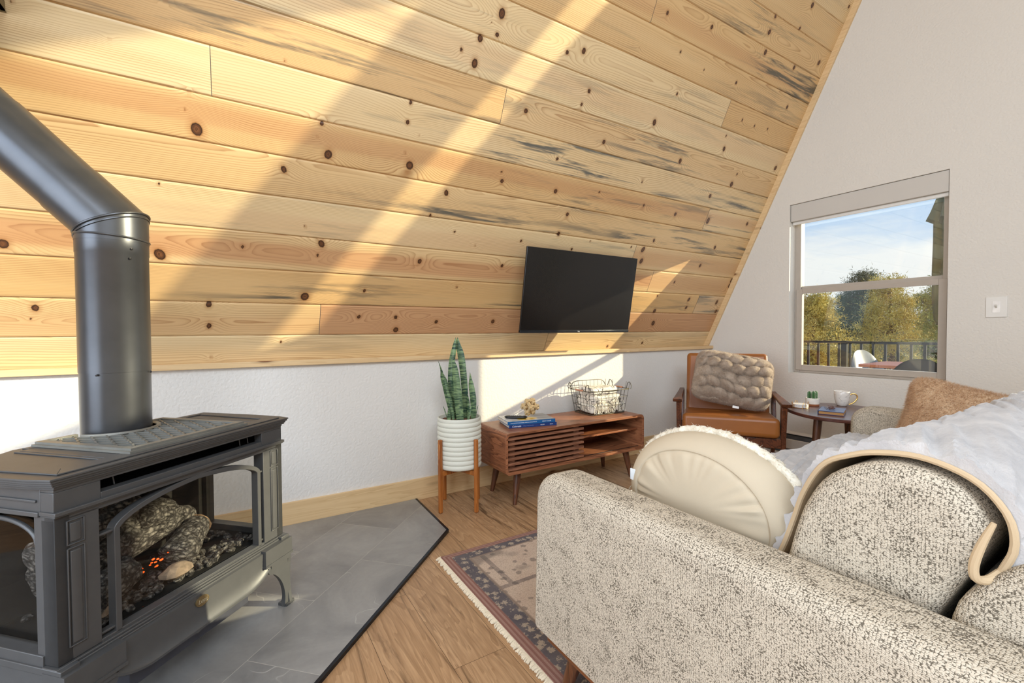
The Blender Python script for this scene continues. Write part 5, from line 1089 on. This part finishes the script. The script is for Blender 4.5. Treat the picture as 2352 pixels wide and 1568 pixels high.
WD = wood('walnut_chair_frame', srgb(112, 62, 36), srgb(58, 30, 17), 'y', 1.6, 0.35, 7)
for sg in (-1, 1):
    x = sg * 0.322; mb = MB()
    w0, w1, w2 = 0.030, 0.026, 0.018
    top = [(x - w0, -0.028), (x + w0, -0.028), (x + w1, 0.10), (x + w2, 0.50), (x + w2, 0.62), (x - w2, 0.62), (x - w2, 0.50), (x - w1, 0.10)]
    vs = [(a, b_, 0.548 - (0.0 if b_ < 0.3 else 0.004) + 0.01 * max(0, b_ - 0.1)) for a, b_ in top] + [(a * 1.0, b_ + (0.012 if b_ < 0 else 0), 0.525 + 0.01 * max(0, b_ - 0.1)) for a, b_ in top]
    n = 8; mb.add(vs, [tuple(range(8))[::-1], tuple(range(8, 16))] + [(i, (i + 1) % n, n + (i + 1) % n, n + i) for i in range(n)])
    mb.build('armrest', WD, ac, bevel=0.004)
    xl = sg * 0.315
    MB().add([(xl - .016, 0.000, 0.527), (xl + .016, 0.000, 0.527), (xl + .016, 0.075, 0.527), (xl - .016, 0.075, 0.527), (xl - .015, 0.045, 0.30), (xl + .015, 0.045, 0.30), (xl + .015, 0.095, 0.30), (xl - .015, 0.095, 0.30), (xl - .012, 0.030, 0.0), (xl + .012, 0.030, 0.0), (xl + .012, 0.060, 0.0), (xl - .012, 0.060, 0.0)],
        [(0, 1, 2, 3), (11, 10, 9, 8)] + [(k + i, k + 4 + i, k + 4 + (i + 1) % 4, k + (i + 1) % 4) for k in (0, 4) for i in range(4)]).build('leg', WD, ac, bevel=0.004)
    MB().add([(xl - .014, 0.53, 0.545), (xl + .014, 0.53, 0.545), (xl + .014, 0.59, 0.545), (xl - .014, 0.59, 0.545), (xl - .014, 0.46, 0.28), (xl + .014, 0.46, 0.28), (xl + .014, 0.51, 0.28), (xl - .014, 0.51, 0.28), (xl - .012, 0.58, 0.0), (xl + .012, 0.58, 0.0), (xl + .012, 0.61, 0.0), (xl - .012, 0.61, 0.0)],
        [(0, 1, 2, 3), (11, 10, 9, 8)] + [(k + i, k + 4 + i, k + 4 + (i + 1) % 4, k + (i + 1) % 4) for k in (0, 4) for i in range(4)]).build('leg', WD, ac, bevel=0.004)
    MB().box(*sorted((sg * 0.300, sg * 0.328)), 0.06, 0.49, 0.262, 0.312).build('side_rail', WD, ac, bevel=0.003)
MB().box(-0.302, 0.302, 0.035, 0.065, 0.250, 0.312).build('front_rail', WD, ac, bevel=0.004)
MB().box(-0.302, 0.302, 0.45, 0.475, 0.262, 0.312).build('rear_rail', WD, ac, bevel=0.004)

bp = thing('bubble_pillow', 'taupe faux fur pillow with puffy bubble texture on the leather armchair', 'pillow', (3.055, 1.925, 0.655), R(-46))
def bub(u, v):
    u = u + 0.10 * np.sin(v * 3 + 1); v = v + 0.09 * np.sin(u * 4 + 0.6); r_ = v * 2.6; row = np.round(r_); x = u * 3.0 + 0.5 * (np.mod(row, 2)); cx = np.round(x); d = np.sqrt((x - cx) ** 2 + (r_ - row) ** 2)
    h_ = 0.75 + 0.5 * np.abs(np.sin(cx * 3.1 + row * 1.7)); return 0.036 * h_ * (1 - np.clip(d / 0.60, 0, 1) ** 2) ** 0.7 - 0.010
Mb = Matrix.Rotation(R(-19), 4, 'X') @ Matrix.Rotation(R(11), 4, 'Y')
bm_ = xf(pillow_mb(0.53, 0.39, 0.19, 130, bub, 3.0, 0.0, 0.02), Mb); bm_.build('cover', GFUR, bp, angle=80)
fur(bm_, 'fur', GST, bp, 50000, 0.008, 0.0010, 31, 0.15, 0.7)
MB().box(0.02, 0.062, -0.050, -0.046, -0.205, -0.188, Mb @ Matrix.Translation((0, 0, -0.008))).build('care_tag', simple('white_pillow_tag', srgb(232, 230, 226), 0.7), bp, bevel=0.001)

# ------------------------------------------------------------------ side table and what stands on it
TZ = 0.500
st = thing('side_table', 'dark walnut side table on splayed legs between armchair and sofa', 'side table', (3.250, 1.325, 0))
tp = catmull([(-0.245, 0.165), (-0.325, 0.03), (-0.33, -0.10), (-0.25, -0.225), (-0.05, -0.29), (0.16, -0.26), (0.30, -0.10), (0.32, 0.08), (0.22, 0.23), (0.0, 0.275), (-0.14, 0.25)], 5, True)
MB().prism(tp, TZ - 0.020, TZ).build('table_top', wood('walnut_table_top', srgb(104, 62, 50), srgb(64, 34, 28), 'y', 1.4, 0.28, 8), st, bevel=0.004)
for a, b_ in ((-0.165, 0.045), (-0.115, -0.175), (0.20, 0.03), (0.10, -0.16)):
    MB().tube([(a, b_, TZ - 0.021), (a * 1.32, b_ * 1.32, 0.0)], [0.024, 0.014], 18).build('leg', WALNUT_Z, st)
# cactus in a two-tone pot
t = thing('potted_cactus', 'small green cactus in a white and terracotta pot on the side table', 'plant', (3.325, 1.515, TZ))
MB().lathe([(0.0, 0.0), (0.038, 0.0), (0.0395, 0.002), (0.0402, 0.0125), (0.0, 0.0125)], 40).build('pot_base', simple('terracotta', srgb(160, 98, 62), 0.8), t)
MB().lathe([(0.0402, 0.0126), (0.0408, 0.05), (0.040, 0.052), (0.036, 0.052), (0.0355, 0.044), (0.0, 0.044)], 40).build('pot', simple('matte_white_pot', srgb(226, 220, 210), 0.7), t)
MB().lathe([(0.0, 0.0445), (0.0354, 0.0448)], 24).build('soil', SOIL, t)
CACT = simple('cactus_green', srgb(48, 96, 46), 0.5, 0, 0.2, 40); SPN = simple('cactus_spines', srgb(238, 236, 220), 0.8)
for cx, cy, h_, r_ in ((-0.004, 0.017, 0.052, 0.0125), (-0.008, -0.010, 0.055, 0.0120), (0.010, -0.016, 0.057, 0.0110), (0.016, 0.010, 0.045, 0.0100)):
    rows = []; k_ = 8; n = 64
    for q in np.linspace(0, 1, 14):
        rad = r_ * (1 if q < 0.75 else math.sqrt(max(0.0, 1 - ((q - 0.75) / 0.25) ** 2)) + 0.02) * (0.9 + 0.1 * math.sin(q * PI))
        rows.append([(cx + rad * (0.80 + 0.20 * abs(math.cos(k_ * a / 2)) ** 0.7) * math.cos(a), cy + rad * (0.80 + 0.20 * abs(math.cos(k_ * a / 2)) ** 0.7) * math.sin(a), 0.045 + h_ * q) for a in np.linspace(0, 2 * PI, n, endpoint=False)])
    MB().grid(rows, False, True).build('cactus_stem', CACT, t, angle=70)
    mb = MB()
    for i in range(k_):
        a = 2 * PI * i / k_
        for q in np.linspace(0.08, 0.95, 9):
            rad = r_ * (1 if q < 0.75 else math.sqrt(max(0.0, 1 - ((q - 0.75) / 0.25) ** 2))); c_ = Vector((cx + rad * math.cos(a), cy + rad * math.sin(a), 0.045 + h_ * q))
            mb.tube([tuple(c_ - Vector((math.cos(a), math.sin(a), 0)) * 0.001), tuple(c_ + Vector((math.cos(a), math.sin(a), 0.3)) * 0.0022)], [0.0013, 0.0006], 5)
    mb.build('spines', SPN, t)['kind'] = 'stuff'
# marble coasters in a gold wire holder
ct_ = (3.175, 1.520)
MARB = None
def marble(name, base, vein, sc, w=0.02):
    m, nt, b = mk(name, 0.22); v = coords(nt); nn_ = nd(nt, 'ShaderNodeTexNoise', {0: v, 'Scale': sc * 0.8, 'Detail': 3}).outputs[1]
    v2 = nd(nt, 'ShaderNodeVectorMath', {0: v, 1: nd(nt, 'ShaderNodeVectorMath', {0: nn_, 3: 0.02}, operation='SCALE').outputs[0]}, operation='ADD').outputs[0]
    v2 = nd(nt, 'ShaderNodeMapping', {0: v2, 2: (0.5, 0.4, 0.3), 3: (1, 1, 2.2)}).outputs[0]
    vo = nd(nt, 'ShaderNodeTexVoronoi', {0: v2, 'Scale': sc}, feature='DISTANCE_TO_EDGE'); msk = ramp(nt, noise(nt, v, sc * 1.3, 2), [(0.45, 0), (0.55, 1)])
    c = mixc(nt, mth(nt, 'MULTIPLY', ramp(nt, vo.outputs[0], [(w, 1), (w * 2.5, 0)]), mth(nt, 'MULTIPLY', msk, 0.85)), base, vein); nt.links.new(c, b.inputs['Base Color']); return m
WMAR = marble('white_marble', srgb(232, 228, 224), srgb(170, 166, 162), 30); MUGM = marble('veined_glaze', srgb(228, 222, 214), srgb(110, 98, 88), 20, 0.011)
hold = thing('coaster_holder', 'gold wire holder around the stack of white coasters', 'coaster holder', (*ct_, TZ), R(-38))
for i in range(3):
    z_ = 0.0032 + i * 0.0072; oc = [(0.047 * math.cos(a), 0.047 * math.sin(a)) for a in np.linspace(PI / 8, 2 * PI + PI / 8, 8, endpoint=False)]
    c_ = MB().prism(oc, z_, z_ + 0.0068).build('coaster', WMAR, None, bevel=0.001); c_.location = (*ct_, TZ); c_.rotation_euler = (0, 0, R(-38) + 0.02 * i)
    tag(c_, ['white marble coaster at the bottom of the stack on the side table', 'white marble coaster in the middle of the stack of three', 'white marble coaster on top of the stack in the gold holder'][i], 'coaster', 'stacked marble coasters')
mb = MB(); mb.tube([(0.045 * math.cos(a), 0.045 * math.sin(a), 0.0016) for a in np.linspace(0, 2 * PI, 20, endpoint=False)], 0.0014, 6, closed=True)
for a in (0, PI / 2, PI, 1.5 * PI):
    d_ = Vector((math.cos(a), math.sin(a), 0)); e_ = Vector((-math.sin(a), math.cos(a), 0)); P = []
    for q in np.linspace(0, 1, 17):
        s_ = (q - 0.5) * 2; w = 0.011; P.append(tuple(d_ * 0.0505 + e_ * w * math.copysign(min(1, abs(s_) * 1.0), s_) + Vector((0, 0, 0.0016 + 0.036 * (1 - abs(s_) ** 3)))))
    mb.tube(P, 0.0014, 6)
mb.build('gold_wire', GOLD, hold)
# mug
t = thing('mug', 'white mug with grey marble veins and a gold handle on the side table', 'mug', (3.485, 1.405, TZ))
MB().lathe([(0.0, 0.0), (0.026, 0.0), (0.030, 0.004), (0.038, 0.022), (0.0435, 0.045), (0.0455, 0.075), (0.0455, 0.096), (0.0440, 0.0975), (0.0425, 0.096), (0.0415, 0.07), (0.036, 0.024), (0.0, 0.012)], 48).build('cup', MUGM, t, angle=60)
hd_ = Vector((0.50, -0.866, 0)); P = [tuple(hd_ * a + Vector((0, 0, b_))) for a, b_ in catmull([(0.043, 0.074), (0.056, 0.083), (0.074, 0.080), (0.083, 0.062), (0.076, 0.040), (0.058, 0.020), (0.038, 0.010)], 6)]
MB().tube(P, 0.0042, 10).build('handle', GOLD, t)
# notebook and twigs
t = thing('notebook', 'closed blue notebook with tan page edges beside the sofa arm', 'book', (3.015, 1.345, TZ), R(-72))
bl = simple('blue_book_cover', srgb(40, 58, 110), 0.3)
MB().box(0.006, 0.128, 0.004, 0.186, 0.003, 0.019).build('pages', simple('kraft_page_block', srgb(176, 130, 78), 0.8, 0, 0.1, 300), t, flat=True)
mb = MB(); mb.box(0, 0.13, 0, 0.19, 0, 0.003).box(0, 0.13, 0, 0.19, 0.019, 0.0225).box(0, 0.004, 0, 0.19, 0, 0.0225); mb.build('cover', bl, t, bevel=0.0015)
t = thing('eyeglasses', 'folded tortoiseshell eyeglasses lying on the blue notebook', 'eyeglasses', (3.145, 1.335, TZ + 0.0228), R(25))
TORT = simple('tortoiseshell', srgb(98, 56, 44), 0.2, 0, 0.3, 60); mb = MB()
for sx_ in (-1, 1): mb.tube([(sx_ * 0.031 + 0.024 * math.cos(a), -0.012 - 0.016 * math.sin(a), 0.006 + 0.004 * math.sin(a)) for a in np.linspace(0, 2 * PI, 24, endpoint=False)], 0.0019, 6, closed=True)
mb.tube([(-0.008, -0.018, 0.009), (0, -0.021, 0.010), (0.008, -0.018, 0.009)], 0.0018, 6); mb.build('rims', TORT, t)
for sx_, e in ((-1, 1), (1, -1)): MB().tube([(sx_ * 0.055, -0.018, 0.009), (sx_ * 0.053, 0.008, 0.009), (sx_ * -0.03, 0.018 + 0.004 * e, 0.006), (sx_ * -0.048, 0.020 + 0.004 * e, 0.004)], 0.0019, 6).build('temple', TORT, t)

# ------------------------------------------------------------------ wall fittings
t = thing('light_switch', 'square white switch plate with a toggle on the gable wall', 'light switch', (XW, 0.7475, 1.142))
MB().box(-0.006, 0.0, -0.044, 0.044, -0.060, 0.060).build('plate', WHITEM, t, bevel=0.003, seg=3)
MB().box(-0.0075, -0.005, -0.016, 0.016, -0.034, 0.034).build('rocker_frame', simple('switch_white', srgb(236, 232, 226), 0.25), t, bevel=0.001)
MB().add([(-0.006, -0.005, -0.008), (-0.006, 0.005, -0.008), (-0.006, 0.005, 0.010), (-0.006, -0.005, 0.010), (-0.017, -0.004, 0.006), (-0.017, 0.004, 0.006), (-0.017, 0.004, 0.014), (-0.017, -0.004, 0.014)], [(0, 1, 2, 3), (4, 7, 6, 5), (0, 4, 5, 1), (1, 5, 6, 2), (2, 6, 7, 3), (3, 7, 4, 0)]).build('toggle', simple('toggle_grey', srgb(214, 208, 196), 0.35), t, bevel=0.001)
t = thing('baseboard_heater', 'low white electric baseboard heater along the gable wall under the window', 'heater', (XW, 1.45, 0.0))
HL = 0.85
mb = MB(); mb.prism([(-0.004, 0.205), (-0.030, 0.205), (-0.046, 0.192), (-0.046, 0.188), (-0.004, 0.188)], -HL, HL, 'y'); mb.prism([(-0.062, 0.150), (-0.066, 0.146), (-0.066, 0.078), (-0.058, 0.070), (-0.056, 0.070), (-0.056, 0.150)], -HL, HL, 'y'); mb.box(-0.064, -0.004, -HL, HL, 0.0, 0.035).box(-0.006, -0.001, -HL, HL, 0.0, 0.205)
mb.box(-0.066, -0.004, -HL - 0.012, -HL, 0.0, 0.205).box(-0.066, -0.004, HL, HL + 0.012, 0.0, 0.205).build('heater_housing', WHITEM, t, bevel=0.0015)
MB().box(-0.050, -0.008, -HL, HL, 0.040, 0.180).build('heating_fins', GREYSLOT, t, flat=True)
MB().box(XW - 0.016, XW, -3.3, 0.58, 0, 0.127).box(XW - 0.016, XW, 2.32, Wy, 0, 0.127).build('baseboard_gable', pine_simple('pine_baseboard_gable', 'y'))['kind'] = 'structure'

# ------------------------------------------------------------------ outside
DZ = -0.10
dk = MB();
for i in range(30): dk.box(XO + 0.01 + i * 0.14, XO + 0.145 + i * 0.14, -3.5, 6.5, DZ - 0.03, DZ)
o = dk.build('deck', simple('weathered_deck', srgb(140, 116, 98), 0.8, 0, 0.2, 6), flat=True); tag(o, 'weathered board deck outside the window', 'deck')
RX = 7.0; rl = thing('deck_railing', 'black metal deck railing seen through the window', 'railing', (RX, 0, DZ)); RM = simple('black_rail_paint', srgb(30, 32, 36), 0.45, 0.4)
MB().box(-0.025, 0.025, -2.0, 6.6, 0.925, 0.955).box(-0.02, 0.02, -2.0, 6.6, 0.08, 0.105).build('rails', RM, rl)
for i in range(67):
    y = -2.0 + i * 0.128
    MB().box(-0.0125, 0.0125, y - 0.0125, y + 0.0125, 0.10, 0.93).build('baluster', RM, rl, flat=True)
for y in (-2.0, 0.4, 2.8, 5.2): MB().box(-0.03, 0.03, y - 0.03, y + 0.03, 0.0, 0.96).build('post', RM, rl)
ot = thing('patio_table', 'patio table with a reddish wood top out on the deck', 'table', (5.70, 1.72, DZ)); RW = wood('red_cedar_top', srgb(190, 120, 86), srgb(140, 78, 56), 'y', 1.2, 0.4, 8)
MB().box(-0.35, 0.35, -0.33, 0.30, 0.735, 0.765).build('table_top', RW, ot, bevel=0.004)
for a in (-1, 1):
    for b_ in (-1, 1): MB().beam((a * 0.28, b_ * 0.22, 0.735), (a * 0.33, b_ * 0.27, 0.0), 0.025, 0.025).build('leg', WHITEM, ot)
def shell_chair(lab, loc, rz, mat, lm):
    t = thing('patio_chair', lab, 'chair', loc, rz, 'shell chairs on the deck'); rows = []
    for i in range(15):
        s = i / 14; row = []
        for j in range(21):
            u = -1 + 2 * j / 20
            if s < 0.45: y = -0.20 + 0.36 * s / 0.45; z = 0.44 - 0.03 * math.sin(s / 0.45 * PI) + 0.10 * abs(u) ** 3; w = 0.22 + 0.03 * s
            else: q = (s - 0.45) / 0.55; y = 0.16 + 0.16 * q - 0.07 * abs(u) ** 2; z = 0.45 + 0.42 * q * (1 - 0.42 * abs(u) ** 2.6) + 0.06 * abs(u) ** 2 * (1 - q); w = 0.235 - 0.03 * q
            row.append((u * w, y, z))
        rows.append(row)
    P = np.array(rows); mb = MB(); mb.grid(P); mb.grid(P + np.array([0, 0.012, -0.010])); mb.build('shell', mat, t, angle=80)
    for a in (-1, 1):
        for b_ in (-1, 1): MB().tube([(a * 0.12, b_ * 0.08, 0.42), (a * 0.21, b_ * 0.20, 0.0)], [0.013, 0.009], 8).build('leg', lm, t)
    return t
shell_chair('pale grey shell chair beyond the patio table', (6.20, 2.06, DZ), R(-20), simple('pale_shell', srgb(120, 124, 128), 0.4, 0.1), WHITEM)
shell_chair('black shell chair in front of the patio table', (5.05, 1.52, DZ), R(118), simple('black_shell', srgb(22, 26, 34), 0.4), WHITEM)
um = thing('patio_umbrella', 'closed dark green patio umbrella at the right of the window view', 'umbrella', (5.5, 1.405, DZ))
rows = []; g = np.random.default_rng(4)
for z_, r_ in ((2.45, 0.02), (2.36, 0.06), (2.18, 0.12), (2.10, 0.155), (2.085, 0.10), (1.9, 0.10), (1.6, 0.105), (1.35, 0.10), (1.18, 0.085), (1.14, 0.06)):
    rows.append([(r_ * (0.82 + 0.18 * math.cos(8 * a)) * math.cos(a), r_ * (0.82 + 0.18 * math.cos(8 * a)) * math.sin(a), z_ + 0.02 * math.cos(8 * a)) for a in np.linspace(0, 2 * PI, 64, endpoint=False)])
MB().grid(rows, False, True).build('folded_canopy', cloth('dark_green_canvas', srgb(66, 74, 62)), um, angle=50); MB().tube([(0, 0, 0.04), (0, 0, 2.55)], 0.019, 10).build('pole', IRON_D, um)
MB().lathe([(0.0, 0.0), (0.24, 0.0), (0.24, 0.04), (0.03, 0.06), (0.03, 0.3), (0.0, 0.3)], 24).build('base', IRON_D, um)
gr = MB().box(XO, 90, -60, 80, -3.2, -3.0).build('hillside_ground', simple('dry_grass_ground', srgb(120, 112, 72), 0.95, 0, 0.3, 0.6)); tag(gr, 'dry grassy ground below the deck', 'ground', kind='structure')
NEED = []
for nm, a in (('pine_needles_sunlit_tint', srgb(206, 188, 108)), ('pine_needles_green', srgb(146, 152, 84)), ('pine_needles_dark', srgb(86, 98, 68))): NEED.append(simple(nm, a, 0.8, 0, 0.4, 3))  # gold tone carries the sunlit look of the needles in its colour
BARK = simple('pine_bark', srgb(104, 82, 64), 0.95, 0, 0.3, 12)
def tree(loc, h, r, mat, lab, seed, n=250):
    t = thing('pine_tree', lab, 'tree', loc, 0, 'pines beyond the deck'); g = np.random.default_rng(seed); k = g.uniform(-.25, .25, 2)
    mb = MB(); mb.tube([(0, 0, 0), (k[0] * .5, k[1] * .5, h * .5), (k[0], k[1], h)], [r * 0.085, r * 0.06, 0.012], 8)
    fo_v = []; cl = []
    for i in range(n):
        q = g.random() ** 0.85; z_ = h * (0.22 + 0.76 * q); rr = r * (1.05 - 0.86 * q ** 1.25) * (0.35 + 0.75 * g.random()); a = g.uniform(0, 2 * PI)
        c_ = np.array([k[0] * q + rr * math.cos(a), k[1] * q + rr * math.sin(a), z_ + 0.12 * rr]); cl.append(c_)
        if i % 3 == 0: mb.tube([(k[0] * q, k[1] * q, z_ - 0.15 * rr), tuple(c_)], [0.022, 0.006], 4, cap=False)
    mb.build('trunk', BARK, t)
    cl = np.array(cl); per = 120; N_ = len(cl) * per; c_ = np.repeat(cl, per, 0); d = g.normal(size=(N_, 3)); d[:, 2] += 0.5; d /= np.linalg.norm(d, axis=1)[:, None]; L = (0.05 + 0.06 * g.random(N_))[:, None]
    c_ = c_ + g.normal(size=(N_, 3)) * 0.085
    s = np.cross(d, g.normal(size=(N_, 3))); s /= np.linalg.norm(s, axis=1)[:, None]; s *= 0.008
    vs = np.empty((N_ * 3, 3)); vs[0::3] = c_ - s; vs[1::3] = c_ + s; vs[2::3] = c_ + d * L
    me = bpy.data.meshes.new('foliage'); me.vertices.add(N_ * 3); me.vertices.foreach_set('co', vs.ravel()); me.loops.add(N_ * 3); me.loops.foreach_set('vertex_index', np.arange(N_ * 3)); me.polygons.add(N_); me.polygons.foreach_set('loop_start', np.arange(0, N_ * 3, 3)); me.update(calc_edges=True); me.materials.append(mat)
    o = bpy.data.objects.new('foliage', me); C.objects.link(o); o.parent = t
# (x, y, height above the slope, radius, material, seed)
TR = [(10.5, 4.95, 4.75, 1.15, 0, 'golden lit pine at the left, nearest beyond the railing'), (10.8, 2.35, 5.35, 1.2, 1, 'olive green pine beside the closed umbrella, nearest on the right'), (13.0, 6.7, 5.0, 1.2, 1, 'green pine at the left edge of the window view'), (13.2, 4.15, 5.25, 1.25, 0, 'golden pine whose tip rises at the middle of the view'),
      (15.8, 8.5, 5.3, 1.3, 2, 'dark pine hidden low at the far left'), (16.0, 5.85, 5.72, 1.35, 2, 'dark pine whose top breaks the skyline left of centre'), (16.2, 3.45, 6.1, 1.4, 0, 'pale golden pine behind the umbrella on the right'), (19.5, 7.8, 5.3, 1.6, 1, 'far green pine behind the dark skyline pine'), (19.5, 4.9, 5.4, 1.6, 2, 'far dark pine right of the middle'), (22.6, 10.0, 5.4, 1.7, 0, 'farthest golden pine on the left'), (23.0, 6.4, 5.4, 1.8, 1, 'farthest green pine on the right')]
for i, (x, y, h, r, mi, lab) in enumerate(TR): tree((x, y, -3.0), h, r, NEED[mi], lab, 60 + i)
